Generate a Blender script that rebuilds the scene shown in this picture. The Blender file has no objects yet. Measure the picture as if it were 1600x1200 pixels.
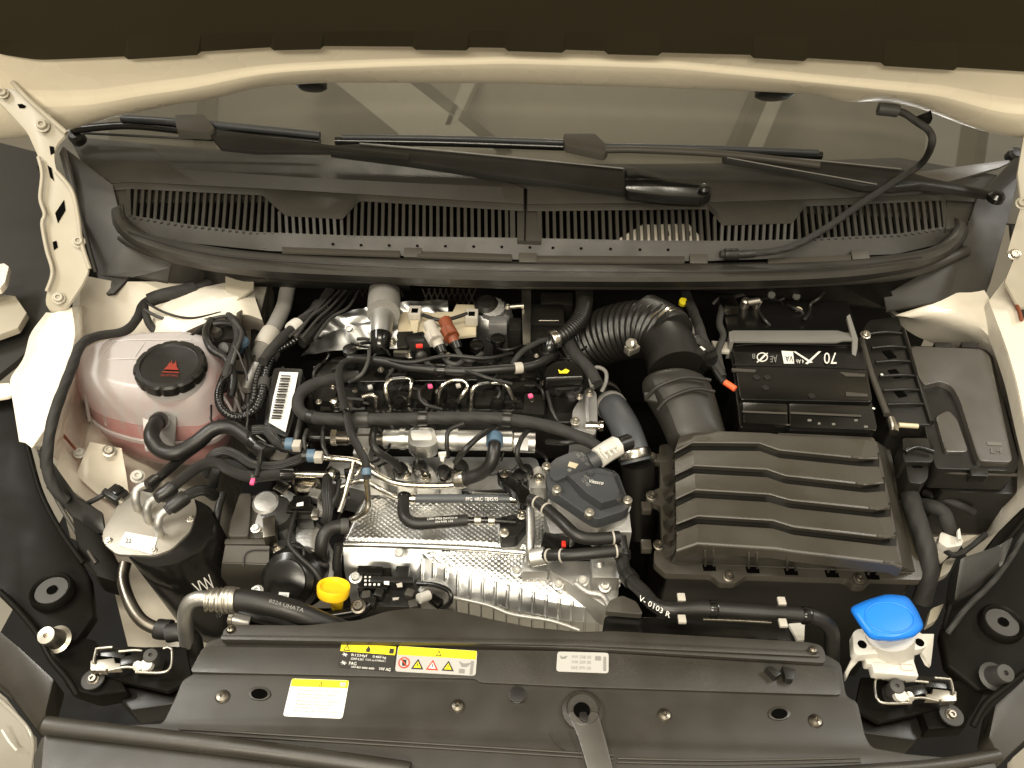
import bpy, bmesh, math, random
from mathutils import Vector as V, Matrix
random.seed(7)
SC = bpy.context.scene
COL = SC.collection
rad = math.radians

# ---------------------------------------------------------------- camera
F = 1256.0                      # focal length in photo pixels (1600 wide)
PITCH, ROLL = rad(42.0), rad(1.1)
CAM = V((0.0, -0.78, 0.703))
_f = V((0, math.cos(PITCH), -math.sin(PITCH)))
_u0 = V((0, math.sin(PITCH), math.cos(PITCH)))
_r = V((1, 0, 0)) * math.cos(ROLL) + _u0 * math.sin(ROLL)
_u = _u0 * math.cos(ROLL) - V((1, 0, 0)) * math.sin(ROLL)
cd = bpy.data.cameras.new('camera'); cam = bpy.data.objects.new('camera', cd); COL.objects.link(cam)
cd.sensor_width = 36; cd.lens = F / 1600 * 36; cd.clip_start = 0.01; cd.clip_end = 200
cam.matrix_world = Matrix(((_r.x, _u.x, -_f.x, CAM.x), (_r.y, _u.y, -_f.y, CAM.y), (_r.z, _u.z, -_f.z, CAM.z), (0, 0, 0, 1)))
SC.camera = cam

# ---------------------------------------------------------------- world, lamps, exposure
w = bpy.data.worlds.new('World'); SC.world = w; w.use_nodes = True
bg = w.node_tree.nodes['Background']; bg.inputs[0].default_value = (1.0, 0.88, 0.66, 1); bg.inputs[1].default_value = 0.60
def area(name, loc, target, sx, sy, power, col=(1, .91, .74)):
    l = bpy.data.lights.new(name, 'AREA'); l.shape = 'RECTANGLE'; l.size = sx; l.size_y = sy; l.energy = power; l.color = col
    o = bpy.data.objects.new(name, l); COL.objects.link(o); o.location = loc
    o.rotation_euler = (V(target) - V(loc)).to_track_quat('-Z', 'Y').to_euler(); return o
area('lamp_front', (-0.3, -2.1, 1.75), (0, .2, .2), 1.6, .3, 70)
area('lamp_overhead', (-0.1, -0.95, 2.4), (-.05, 0, -.1), 1.4, .25, 44)
area('lamp_left', (-1.55, 0.0, 1.7), (-.6, .15, 0), .9, .2, 38, (1, .97, .90))
area('lamp_right', (1.7, 0.0, 1.9), (.6, .1, 0), .9, .2, 24, (1, .97, .90))
area('added_ceiling_wash', (.1, 2.7, 1.5), (0, 1.3, 3), 1.6, .3, 75)  # added uplight without a fixture, brightens the ceiling mirrored in the glass
SC.view_settings.view_transform = 'Standard'; SC.view_settings.look = 'None'
SC.view_settings.exposure = -0.14; SC.view_settings.gamma = 1.0
SC.render.engine = 'CYCLES'

# ---------------------------------------------------------------- pixel -> place helpers
def ray(px, py): return _f + _r * ((px - 800) / F) + _u * ((600 - py) / F)
def P(px, py, z):
    d = ray(px, py); return CAM + d * ((z - CAM.z) / d.z)
def PY(px, py, y):
    d = ray(px, py); return CAM + d * ((y - CAM.y) / d.y)
def mpp(p): return (p - CAM).dot(_f) / F        # metres per photo pixel at a point
def Q(t): return t if isinstance(t, V) else P(*t)

# ---------------------------------------------------------------- materials
MATS = {}
def mat(name, col, rough=.5, metal=0., bump=0., scale=300., dust=0., var=.12, vscale=14., spec=.5, coat=0., trans=0., ior=1.5, rvar=.1, braid=None, emis=0):
    m = bpy.data.materials.new(name); m.use_nodes = True; nt = m.node_tree; b = nt.nodes['Principled BSDF']
    b.inputs['Roughness'].default_value = rough; b.inputs['Metallic'].default_value = metal
    b.inputs['Specular IOR Level'].default_value = spec; b.inputs['Coat Weight'].default_value = coat
    b.inputs['Transmission Weight'].default_value = trans; b.inputs['IOR'].default_value = ior
    b.inputs['Coat Roughness'].default_value = .08
    c = (*col, 1) if len(col) == 3 else col
    L = nt.links.new; N = nt.nodes.new
    tc = N('ShaderNodeTexCoord'); nz = N('ShaderNodeTexNoise'); nz.inputs['Scale'].default_value = vscale; nz.inputs['Detail'].default_value = 2; nz.inputs['Roughness'].default_value = .65
    geo = N('ShaderNodeNewGeometry'); L(geo.outputs['Position'], nz.inputs['Vector'])
    if var:
        mx = N('ShaderNodeMix'); mx.data_type = 'RGBA'
        mx.inputs[6].default_value = tuple(x * (1 - var) for x in c[:3]) + (1,)
        mx.inputs[7].default_value = tuple(min(1, x * (1 + var)) for x in c[:3]) + (1,)
        L(nz.outputs['Fac'], mx.inputs[0]); colout = mx.outputs[2]
        if dust:                                   # settled dust: fine specks inside cloudy patches
            d1 = N('ShaderNodeTexNoise'); d1.inputs['Scale'].default_value = 1500; d1.inputs['Detail'].default_value = 0
            d2 = N('ShaderNodeTexNoise'); d2.inputs['Scale'].default_value = 24; d2.inputs['Detail'].default_value = 2
            L(geo.outputs['Position'], d1.inputs['Vector']); L(geo.outputs['Position'], d2.inputs['Vector'])
            r1 = N('ShaderNodeMapRange'); r1.inputs[1].default_value = .45; r1.inputs[2].default_value = .75; L(d1.outputs['Fac'], r1.inputs[0])
            r2 = N('ShaderNodeMapRange'); r2.inputs[1].default_value = .38; r2.inputs[2].default_value = .72; r2.inputs[3].default_value = .25; r2.inputs[4].default_value = 1.; L(d2.outputs['Fac'], r2.inputs[0])
            mu = N('ShaderNodeMath'); mu.operation = 'MULTIPLY'; L(r1.outputs[0], mu.inputs[0]); L(r2.outputs[0], mu.inputs[1])
            m3 = N('ShaderNodeMath'); m3.operation = 'MULTIPLY'; m3.inputs[1].default_value = dust; L(mu.outputs[0], m3.inputs[0])
            md = N('ShaderNodeMix'); md.data_type = 'RGBA'; md.inputs[7].default_value = (.30, .27, .21, 1); L(m3.outputs[0], md.inputs[0]); L(colout, md.inputs[6]); colout = md.outputs[2]
        L(colout, b.inputs['Base Color'])
    else: b.inputs['Base Color'].default_value = c
    if rvar:
        mr = N('ShaderNodeMapRange'); mr.inputs[1].default_value = .3; mr.inputs[2].default_value = .7
        mr.inputs[3].default_value = max(.02, rough - rvar); mr.inputs[4].default_value = min(1, rough + rvar)
        L(nz.outputs['Fac'], mr.inputs[0]); L(mr.outputs[0], b.inputs['Roughness'])
    if bump or braid:
        bp = N('ShaderNodeBump'); bp.inputs['Distance'].default_value = .001
        if braid:
            uv = N('ShaderNodeUVMap'); 
            a = N('ShaderNodeTexWave'); a.inputs['Scale'].default_value = 1; a.inputs['Distortion'].default_value = .4
            mp = N('ShaderNodeMapping'); mp.inputs['Scale'].default_value = braid[0]; mp.inputs['Rotation'].default_value = (0, 0, rad(braid[1]))
            L(uv.outputs[0], mp.inputs[0]); L(mp.outputs[0], a.inputs['Vector']); L(a.outputs['Fac'], bp.inputs['Height'])
            bp.inputs['Strength'].default_value = bump or .5
        else:
            n2 = N('ShaderNodeTexNoise'); n2.inputs['Scale'].default_value = scale; n2.inputs['Detail'].default_value = 1
            L(geo.outputs['Position'], n2.inputs['Vector']); L(n2.outputs['Fac'], bp.inputs['Height']); bp.inputs['Strength'].default_value = bump
        L(bp.outputs[0], b.inputs['Normal'])
    if emis: b.inputs['Emission Color'].default_value = c; b.inputs['Emission Strength'].default_value = emis
    MATS[name] = m; return m
mat('plastic_black', (.008, .0073, .0062), .38, dust=.04, bump=.12, scale=900)
mat('plastic_gloss', (.006, .0056, .005), .22, bump=.03, scale=500, rvar=.06)
mat('plastic_grey', (.048, .043, .034), .52, bump=.22, scale=1100, var=.1)
mat('cowl_grey', (.022, .0195, .0155), .52, bump=.2, scale=1100, var=.14, spec=.6, dust=.09)
mat('lid_grey', (.038, .0328, .0240), .40, bump=.15, scale=1000, var=.12, spec=.8, ior=1.6, dust=.05)
mat('fuse_grey', (.040, .0358, .030), .42, bump=.12, scale=1200, var=.08, spec=1.0, ior=1.7, dust=.06)
mat('panel_grey', (.0165, .0138, .0097), .46, bump=.10, scale=1600, var=.1, spec=.8, dust=.10)
mat('rubber', (.0095, .0088, .0078), .46, dust=.05, bump=.1, scale=700, var=.25)
mat('rubber_grey', (.04, .038, .035), .55, bump=.1, scale=700, var=.2)
mat('tape', (.018, .0168, .0148), .75, bump=.5, braid=((1, 95, 1), 8))
mat('braid', (.02, .0185, .016), .5, bump=.8, braid=((10, 420, 1), 30))
mat('ribbed_rubber', (.013, .0122, .011), .42, bump=.7, braid=((5.5, 0.001, 1), 0))
mat('felt', (.040, .034, .020), .95, bump=0, var=.10, vscale=5, rvar=0, spec=.05)
mat('duct_grey', (.013, .0112, .008), .5, bump=.15, scale=1000, var=.12, dust=.04)
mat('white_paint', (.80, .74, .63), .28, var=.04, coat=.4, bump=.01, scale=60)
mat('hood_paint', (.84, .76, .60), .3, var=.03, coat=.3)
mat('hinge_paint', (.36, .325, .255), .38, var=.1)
mat('black_paint', (.005, .0045, .0036), .5, var=.3, coat=.0, rvar=.1, spec=.10, dust=.015)
mat('alu_cast', (.54, .53, .51), .55, 1., bump=.35, scale=330, var=.15)
mat('alu_sheet', (.62, .62, .61), .34, 1., bump=.04, scale=150, var=.1, vscale=25)
mat('alu_bright', (.66, .65, .62), .48, 1., var=.1)
mat('alu_matt', (.47, .46, .44), .5, 1., var=.15, bump=.15, scale=400)
mat('steel', (.52, .485, .42), .25, 1., var=.12)
mat('zinc', (.48, .45, .39), .38, 1., var=.2)
mat('plate_metal', (.34, .315, .27), .5, .8, var=.15, bump=.1, scale=300)
mat('steel_dark', (.20, .18, .15), .35, 1., var=.2)
mat('grey_sleeve', (.20, .19, .175), .75, bump=.4, scale=500, var=.2)
mat('cream_metal', (.62, .54, .38), .42, .25, var=.12)
mat('connector_grey', (.42, .39, .34), .5, var=.1)
mat('white_plastic', (.60, .575, .52), .42, var=.06)
mat('white_print', (.78, .76, .71), .6, var=0, rvar=0)
mat('grey_print', (.22, .215, .20), .6, var=0, rvar=0)
mat('faint_print', (.14, .135, .12), .6, var=0, rvar=0)
mat('black_print', (.02, .018, .015), .6, var=0, rvar=0)
mat('yellow_print', (.86, .70, .015), .5, var=0, rvar=0)
mat('red_print', (.70, .05, .02), .55, var=0, rvar=0)
mat('cap_red', (.22, .022, .010), .55, var=0, rvar=0)
mat('sticker_white', (.70, .69, .67), .45, var=.02)
mat('sticker_silver', (.42, .41, .39), .4, var=.03)
mat('yellow_plastic', (.90, .56, .01), .35, var=.06)
mat('blue_plastic', (.012, .20, .78), .33, var=.05)
mat('blue_clip', (.075, .13, .19), .45)
mat('pink_mark', (.85, .10, .25), .5)
mat('red_plastic', (.72, .03, .015), .45)
mat('orange_plastic', (.85, .13, .04), .5)
mat('brown_plastic', (.19, .048, .018), .5, var=.15)
mat('slate_plastic', (.036, .038, .041), .45, bump=.15, scale=900)
mat('slate_rubber', (.06, .064, .069), .5, bump=.1, scale=600)
mat('dark_cavity', (.0012, .001, .0008), .9, spec=.05)
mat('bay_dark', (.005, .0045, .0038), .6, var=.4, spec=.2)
mat('floor', (.26, .24, .20), .7)
mat('strap_grey', (.15, .145, .132), .5)
mat('liner', (.02, .0185, .0155), .7)
mat('ceiling', (.5, .47, .38), .8)
mat('beam_light', (.75, .72, .60), .6)
mat('beam_dark', (.16, .14, .10), .6)
mat('liquid', (.70, .045, .03), .25, var=.1)
mat('lens', (.30, .28, .24), .12, coat=.6)
mat('glass', (.07, .065, .052), .02, var=0, rvar=0, spec=.8, ior=1.9, coat=0)
def tank_mat(nm, tpf, colr):
    m = bpy.data.materials.new(nm); m.use_nodes = True; nt = m.node_tree; b = nt.nodes['Principled BSDF']; out = nt.nodes['Material Output']
    b.inputs['Base Color'].default_value = (*colr, 1); b.inputs['Roughness'].default_value = .3
    tr = nt.nodes.new('ShaderNodeBsdfTranslucent'); tr.inputs[0].default_value = (.80, .76, .76, 1)
    tp = nt.nodes.new('ShaderNodeBsdfTransparent'); tp.inputs[0].default_value = (.95, .88, .86, 1)
    m1 = nt.nodes.new('ShaderNodeMixShader'); m1.inputs[0].default_value = .30
    m2 = nt.nodes.new('ShaderNodeMixShader'); m2.inputs[0].default_value = tpf
    L = nt.links.new; L(b.outputs[0], m1.inputs[1]); L(tr.outputs[0], m1.inputs[2]); L(m1.outputs[0], m2.inputs[1]); L(tp.outputs[0], m2.inputs[2]); L(m2.outputs[0], out.inputs[0])
    MATS[nm] = m
tank_mat('tank', .20, (.64, .63, .62)); tank_mat('tank_low', .42, (.62, .55, .53))

# ---------------------------------------------------------------- object helpers
def link(name, me, m, parent=None, smooth=40):
    if m: me.materials.append(MATS[m])
    me.update()
    if smooth:
        for p in me.polygons: p.use_smooth = True
        me.set_sharp_from_angle(angle=rad(smooth))
    vs = [v.co for v in me.vertices]
    c = V((sum(v.x for v in vs) / len(vs), sum(v.y for v in vs) / len(vs), min(v.z for v in vs)))
    me.transform(Matrix.Translation(-c))
    o = bpy.data.objects.new(name, me); COL.objects.link(o); o.location = c
    if parent: adopt(o, parent)
    return o
def adopt(o, parent):
    o.parent = parent; o.matrix_parent_inverse = wmat(parent).inverted()
def wmat(o):
    b = Matrix.LocRotScale(o.location, o.rotation_euler, o.scale)
    return wmat(o.parent) @ o.matrix_parent_inverse @ b if o.parent else b
def tag(o, label, cat=None, group=None, kind=None):
    if label: o['label'] = label
    if cat: o['category'] = cat
    if group: o['group'] = group
    if kind: o['kind'] = kind
    return o
def thing(name, label, cat, at, group=None):
    o = bpy.data.objects.new(name, None); COL.objects.link(o); o.location = Q(at); o.empty_display_size = .02
    return tag(o, label, cat, group)
def me_of(bm, name='m'):
    bmesh.ops.recalc_face_normals(bm, faces=bm.faces)
    me = bpy.data.meshes.new(name); bm.to_mesh(me); bm.free(); return me
def spline(pts, step=.004):
    n = len(pts)
    if n == 2: pts = [pts[0], pts[0].lerp(pts[1], .5), pts[1]]; n = 3
    out = []
    for i in range(n - 1):
        a, b, c, d = pts[max(0, i - 1)], pts[i], pts[i + 1], pts[min(n - 1, i + 2)]
        k = max(2, int((c - b).length / step))
        for j in range(k):
            t = j / k; t2, t3 = t * t, t * t * t
            out.append(.5 * ((2 * b) + (c - a) * t + (2 * a - 5 * b + 4 * c - d) * t2 + (-a + 3 * b - 3 * c + d) * t3))
    out.append(pts[-1]); return out
def tube_me(path, rf, seg=12, cap=True):
    """rf: function(arclength, total) -> radius"""
    me = bpy.data.meshes.new('tube'); vs, fs, uvs = [], [], []
    n = len(path); tan = [((path[min(i + 1, n - 1)] - path[max(i - 1, 0)]).normalized()) for i in range(n)]
    a = V((0, 0, 1)) if abs(tan[0].z) < .9 else V((1, 0, 0))
    nn = tan[0].cross(a).normalized(); L = [0.]
    for i in range(1, n): L.append(L[-1] + (path[i] - path[i - 1]).length)
    for i in range(n):
        nn = (nn - tan[i] * nn.dot(tan[i])).normalized(); bb = tan[i].cross(nn); r = rf(L[i], L[-1])
        for j in range(seg):
            t = 2 * math.pi * j / seg; vs.append(path[i] + (nn * math.cos(t) + bb * math.sin(t)) * r)
    for i in range(n - 1):
        for j in range(seg):
            k = (j + 1) % seg; fs.append((i * seg + j, i * seg + k, (i + 1) * seg + k, (i + 1) * seg + j))
            uvs += [(j / seg, L[i]), ((j + 1) / seg, L[i]), ((j + 1) / seg, L[i + 1]), (j / seg, L[i + 1])]
    if cap:
        fs.append(tuple(range(seg - 1, -1, -1))); fs.append(tuple((n - 1) * seg + j for j in range(seg))); uvs += [(0, 0)] * (2 * seg)
    me.from_pydata([tuple(v) for v in vs], [], fs)
    u = me.uv_layers.new(name='UVMap')
    for i, c in enumerate(uvs): u.data[i].uv = c
    return me
def tube(name, pts, rpx, m, parent=None, corr=0, amp=.12, r1=None, seg=12, step=.004, clamps=(), lump=0):
    W = [Q(p) for p in pts]; k = sum(mpp(p) for p in W) / len(W); r = rpx * k; re = (r1 if r1 else rpx) * k
    if corr: step = min(step, corr * k / 6)
    path = spline(W, step); ph = random.random() * 9
    def rf(s, T):
        x = r + (re - r) * s / T
        if corr: x *= 1 + amp * (math.cos(2 * math.pi * s / (corr * k)))
        if lump: x *= 1 + lump * (math.sin(s * 190 + ph) * .5 + math.sin(s * 83 + ph * 2) * .5)
        return x
    o = link(name, tube_me(path, rf, seg), m, parent, 50)
    for cl in clamps:                                # (t, half width px, extra radius px, material, name)
        t, hw, ex, cm = cl[:4]; nm = cl[4] if len(cl) > 4 else 'clamp'
        L = [0.]
        for i in range(1, len(path)): L.append(L[-1] + (path[i] - path[i - 1]).length)
        T = L[-1]; s0, s1 = max(0, t * T - hw * k), min(T, t * T + hw * k)
        def at(s):
            for i in range(1, len(path)):
                if L[i] >= s: return path[i - 1].lerp(path[i], (s - L[i - 1]) / max(1e-9, L[i] - L[i - 1]))
            return path[-1]
        sub = [at(s0 + (s1 - s0) * i / 6) for i in range(7)]
        rr = rf(t * T, T) / (1 + (amp if corr else 0)) if corr else rf(t * T, T)
        R = r + (re - r) * t + ex * k + (r * amp if corr else 0)
        def rc(s, T2, R=R): return R * (.96 if s < T2 * .08 or s > T2 * .92 else 1)
        link(nm, tube_me(sub, rc, 16), cm, o, 50)
    return o
def hose(name, label, cat, pts, rpx, m, group=None, **k):
    return tag(tube(name, pts, rpx * (.88 if rpx < 15 else .95), m, **k), label, cat, group)
def prism(name, pts, th, m, parent=None, z=None, bev=.0015, seg=2, taper=0., smooth=35):
    """pts: (px,py[,z]) outline of the top face, thickness th straight down"""
    W = [p if isinstance(p, V) else P(p[0], p[1], p[2] if len(p) > 2 else z) for p in pts]
    bm = bmesh.new(); vs = [bm.verts.new(p) for p in W]; f = bm.faces.new(vs)
    if f.normal.z < 0 or sum((W[i].x * W[(i + 1) % len(W)].y - W[(i + 1) % len(W)].x * W[i].y) for i in range(len(W))) < 0: f.normal_flip()
    c = sum(W, V()) / len(W)
    low = [bm.verts.new(p + V((0, 0, -th)) + (V((p.x - c.x, p.y - c.y, 0)) * taper)) for p in W]
    n = len(W)
    for i in range(n): bm.faces.new((vs[i], vs[(i + 1) % n], low[(i + 1) % n], low[i]))
    bm.faces.new(low)
    bmesh.ops.recalc_face_normals(bm, faces=bm.faces)
    if bev:
        top = set(vs); es = [e for e in bm.edges if e.verts[0] in top and e.verts[1] in top]
        es += [e for e in bm.edges if (e.verts[0] in top) != (e.verts[1] in top)]
        bmesh.ops.bevel(bm, geom=es, offset=bev, segments=seg, profile=.6, affect='EDGES', clamp_overlap=True)
    return link(name, me_of(bm, name), m, parent, smooth)
def rnd(pts, r=6, k=4):
    """round the corners of a pixel outline"""
    out = []; n = len(pts)
    for i in range(n):
        a, b, c = V(pts[i - 1][:2]), V(pts[i][:2]), V(pts[(i + 1) % n][:2])
        d1, d2 = a - b, c - b; q = min(r, d1.length * .45, d2.length * .45)
        s, e = b + d1.normalized() * q, b + d2.normalized() * q
        for j in range(k + 1):
            t = j / k; p = s * (1 - t) ** 2 + b * 2 * t * (1 - t) + e * t * t
            out.append((p.x, p.y) + tuple(pts[i][2:]))
    return out
def rings(name, rr, m, parent=None, captop=True, capbot=True, smooth=35, bev=0):
    """rr: list of rings (lists of points, equal counts), joined one after another"""
    bm = bmesh.new(); G = [[bm.verts.new(Q(p)) for p in r] for r in rr]; n = len(G[0])
    for a, b in zip(G, G[1:]):
        for i in range(n): bm.faces.new((a[i], a[(i + 1) % n], b[(i + 1) % n], b[i]))
    if captop: bm.faces.new(G[0])
    if capbot: bm.faces.new(G[-1])
    return link(name, me_of(bm, name), m, parent, smooth)
def interp(row, x):
    if x <= row[0][0]: return row[0][1:]
    for a, b in zip(row, row[1:]):
        if x <= b[0]:
            t = (x - a[0]) / max(1e-6, b[0] - a[0]); t = t
            return tuple(p + (q - p) * t for p, q in zip(a[1:], b[1:]))
    return row[-1][1:]
def resample(row, n):
    """n points along a polyline of (px,py,z) by length"""
    L = [0.]
    for a, b in zip(row, row[1:]): L.append(L[-1] + math.hypot(b[0] - a[0], b[1] - a[1]))
    out = []
    for i in range(n):
        s = L[-1] * i / (n - 1); j = 1
        while j < len(L) - 1 and L[j] < s: j += 1
        t = (s - L[j - 1]) / max(1e-9, L[j] - L[j - 1]); a, b = row[j - 1], row[j]
        out.append(tuple(p + (q - p) * t for p, q in zip(a, b)))
    return out
def smoothrow(row, n):
    p = resample(row, n)
    for _ in range(2): p = [p[0]] + [tuple((a + 2 * b + c) / 4 for a, b, c in zip(p[i - 1], p[i], p[i + 1])) for i in range(1, n - 1)] + [p[-1]]
    return p
def loft(name, rows, m, parent=None, n=48, th=.0, sub=1, smooth=40, hfun=None, sm=True):
    """surface through rows of (px,py,z); th adds a back skin"""
    R = [[Q(p) for p in (smoothrow(r, n) if sm else resample(r, n))] for r in rows]
    if sub > 1:
        R2 = []
        for j in range(n):
            colp = []
            for a, b in zip(R, R[1:]):
                for s in range(sub): colp.append(a[j].lerp(b[j], s / sub))
            colp.append(R[-1][j]); R2.append(colp)
        R = [[R2[j][i] for j in range(n)] for i in range(len(R2[0]))]
    if hfun:
        N = len(R); out = [[None] * n for _ in range(N)]
        for i in range(N):
            for j in range(n):
                du = R[i][min(j + 1, n - 1)] - R[i][max(j - 1, 0)]; dv = R[min(i + 1, N - 1)][j] - R[max(i - 1, 0)][j]
                nr = du.cross(dv).normalized()
                if nr.z < 0 and abs(nr.z) > .05 or (abs(nr.z) <= .05 and nr.y > 0): nr = -nr
                out[i][j] = R[i][j] + nr * hfun(R[i][j], i / (N - 1), j / (n - 1))
        R = out
    bm = bmesh.new(); G = [[bm.verts.new(p) for p in r] for r in R]
    for a, b in zip(G, G[1:]):
        for j in range(n - 1): bm.faces.new((a[j], a[j + 1], b[j + 1], b[j]))
    if th:
        B = [[bm.verts.new(p + V((0, th * .5, -th))) for p in r] for r in R]
        for a, b in zip(B, B[1:]):
            for j in range(n - 1): bm.faces.new((a[j], b[j], b[j + 1], a[j + 1]))
        per = [(0, j) for j in range(n)] + [(i, n - 1) for i in range(1, len(R))] + [(len(R) - 1, j) for j in range(n - 2, -1, -1)] + [(i, 0) for i in range(len(R) - 2, 0, -1)]
        for q in range(len(per)):
            a, b = per[q], per[(q + 1) % len(per)]
            bm.faces.new((G[a[0]][a[1]], G[b[0]][b[1]], B[b[0]][b[1]], B[a[0]][a[1]]))
    return link(name, me_of(bm, name), m, parent, smooth)
def lathe(name, c, axis, prof, m, parent=None, seg=24, smooth=35, rfun=None, ref=None):
    """prof: (radius, height along axis) list"""
    c = Q(c); ax = V(axis).normalized(); a = V(ref) if ref else (V((1, 0, 0)) if abs(ax.x) < .9 else V((0, 0, 1)))
    e1 = (a - ax * a.dot(ax)).normalized(); e2 = ax.cross(e1); bm = bmesh.new(); G = []
    for k, (r, h) in enumerate(prof):
        G.append([bm.verts.new(c + ax * h + (e1 * math.cos(t) + e2 * math.sin(t)) * (r * (rfun(k, t) if rfun else 1))) for t in [2 * math.pi * j / seg for j in range(seg)]])
    for x, y in zip(G, G[1:]):
        for i in range(seg): bm.faces.new((x[i], x[(i + 1) % seg], y[(i + 1) % seg], y[i]))
    bm.faces.new(G[0]); bm.faces.new(G[-1])
    return link(name, me_of(bm, name), m, parent, smooth)
UP = V((0, 0, 1)); TC = (CAM - V((0, 0, 0))).normalized()
_bolt = {}
def bolt(p, rpx, m='zinc', parent=None, axis=None, name='bolt', h=.7, flange=True):
    c = Q(p); r = rpx * mpp(c); ax = V(axis).normalized() if axis is not None else V((0, -.2, 1)).normalized()
    fl = [(r * 1.0, 0), (r * 1.0, r * .18), (r * .72, r * .24)] if flange else [(r * .72, 0)]
    pr = fl + [(r * .70, r * h), (r * .60, r * (h + .1)), (r * .36, r * (h + .1)), (r * .34, r * (h - .25)), (.0001, r * (h - .25))]
    return lathe(name, c, ax, pr, m, parent, 12)
def box(name, p, size, m, parent=None, rot=0, tilt=0, bev=.0015, zc=0):
    """box with its top centre at p; size in metres; rot about z, tilt about x (degrees)"""
    c = Q(p); bm = bmesh.new(); bmesh.ops.create_cube(bm, size=1)
    bmesh.ops.scale(bm, vec=size, verts=bm.verts)
    if bev: bmesh.ops.bevel(bm, geom=bm.edges[:], offset=min(bev, min(size) * .3), segments=2, profile=.6, affect='EDGES')
    bm.transform(Matrix.Translation(c) @ Matrix.Rotation(rad(rot), 4, 'Z') @ Matrix.Rotation(rad(tilt), 4, 'X') @ Matrix.Translation((0, 0, -size[2] / 2)))
    return link(name, me_of(bm, name), m, parent, 35)
def quadmap(quad, z):
    a, b, c, d = [Q(p) if len(p) == 3 else P(p[0], p[1], z) for p in quad]   # bl br tr tl
    return lambda u, v: a * (1 - u) * (1 - v) + b * u * (1 - v) + c * u * v + d * (1 - u) * v
def textme(s, spacing=1.0):
    cu = bpy.data.curves.new('t', 'FONT'); cu.body = s; cu.resolution_u = 2; cu.space_character = spacing
    o = bpy.data.objects.new('t', cu); COL.objects.link(o); bpy.context.view_layer.update()
    me = bpy.data.meshes.new_from_object(o.evaluated_get(bpy.context.evaluated_depsgraph_get()))
    bpy.data.objects.remove(o); me.materials.clear(); return me
def text(s, quad, z, m, parent=None, fn=None, name='lettering', lift=.0006, bold=0):
    me = textme(s); xs = [v.co.x for v in me.vertices]; ys = [v.co.y for v in me.vertices]
    x0, x1, y0, y1 = min(xs), max(xs), min(ys), max(ys); f = fn or quadmap(quad, z)
    for v in me.vertices:
        p = f((v.co.x - x0) / (x1 - x0), (v.co.y - y0) / (y1 - y0)); v.co = p + (V((0, -.3, 1)) * lift if not fn else V())
    return link(name, me, m, parent, 0)
def decal(name, pts, z, m, parent=None, lift=.0004, th=.0003, fn=None):
    """thin flat print or sticker"""
    return prism(name, [tuple(p[:2]) + ((p[2] if len(p) > 2 else z) + lift,) for p in pts], th, m, parent, bev=0, smooth=0)

# ================================================================ setting
def slab(name, x0, x1, y0, y1, z0, z1, m, kind='structure', bev=0):
    bm = bmesh.new(); bmesh.ops.create_cube(bm, size=1)
    bmesh.ops.scale(bm, vec=(x1 - x0, y1 - y0, z1 - z0), verts=bm.verts); bmesh.ops.translate(bm, vec=((x0 + x1) / 2, (y0 + y1) / 2, (z0 + z1) / 2), verts=bm.verts)
    o = link(name, me_of(bm, name), m, None, 30)
    if kind: o['kind'] = kind
    return o
slab('floor', -6, 6, -6, 6, -1.0, -.95, 'floor')
# firewall and bay floor
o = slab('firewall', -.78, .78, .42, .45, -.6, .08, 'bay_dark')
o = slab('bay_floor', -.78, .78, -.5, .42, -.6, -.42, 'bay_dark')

# ================================================================ windshield and hood
WN = V((0, -math.sin(rad(29)), math.cos(rad(29)))); WP = V((0, .375, .112))
def PW(px, py, off=0.):
    d = ray(px, py); q = WP + WN * off; return CAM + d * ((q - CAM).dot(WN) / d.dot(WN))
bm = bmesh.new(); e = V((0, math.cos(rad(29)), math.sin(rad(29))))
R4 = []
for j in range(49):
    x = -.745 + 1.695 * j / 48; q = WP + V((x, 0, 0)) - WN * (.05 * x * x)
    R4.append([bm.verts.new(q + e * s - WN * t_) for s, t_ in ((-.06, 0), (1.9, 0), (1.9, .005), (-.06, .005))])
for a_, b_ in zip(R4, R4[1:]):
    for k in range(4): bm.faces.new((a_[k], a_[(k + 1) % 4], b_[(k + 1) % 4], b_[k]))
bm.faces.new(R4[0]); bm.faces.new(R4[-1])
tag(link('windshield', me_of(bm), 'glass'), 'dark curved windshield glass behind the wipers', 'windshield')

# the workshop ceiling that the glass mirrors
def mirrored(px, py, zc):
    p = PW(px, py); d = (p - CAM).normalized(); nn = (WN + V((.1 * p.x, 0, 0))).normalized()
    r = d - nn * (2 * d.dot(nn)); return p + r * ((zc - p.z) / r.z)
slab('ceiling', -2.6, 2.6, .1, 3.4, 3.2, 3.24, 'ceiling')
for q, mm, lb in [([(495, 105), (610, 105), (775, 235), (655, 235)], 'beam_light', 'wide pale ceiling beam mirrored left of the windshield centre'), ([(612, 105), (640, 105), (800, 235), (777, 235)], 'beam_dark', 'dark ceiling beam beside the wide pale one'),
        ([(732, 105), (754, 105), (712, 195), (695, 195)], 'beam_light', 'short pale ceiling beam mirrored near the windshield middle'), ([(1222, 105), (1245, 105), (1188, 240), (1164, 240)], 'beam_light', 'narrow pale ceiling beam mirrored right of centre'),
        ([(1200, 105), (1221, 105), (1163, 240), (1142, 240)], 'beam_dark', 'narrow dark ceiling beam beside the narrow pale one'), ([(1542, 180), (1560, 180), (1548, 260), (1530, 260)], 'beam_dark', 'dark ceiling beam mirrored at the far right of the glass'), ([(306, 140), (318, 140), (312, 250), (296, 250)], 'beam_dark', 'dark ceiling beam mirrored at the left of the glass')]:
    W = [mirrored(x, y, 3.0) for x, y in q]
    tag(rings('ceiling_beam', [W, [p + V((0, 0, .18)) for p in W]], mm), lb, 'beam', 'ceiling beams mirrored in the windshield')

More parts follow.
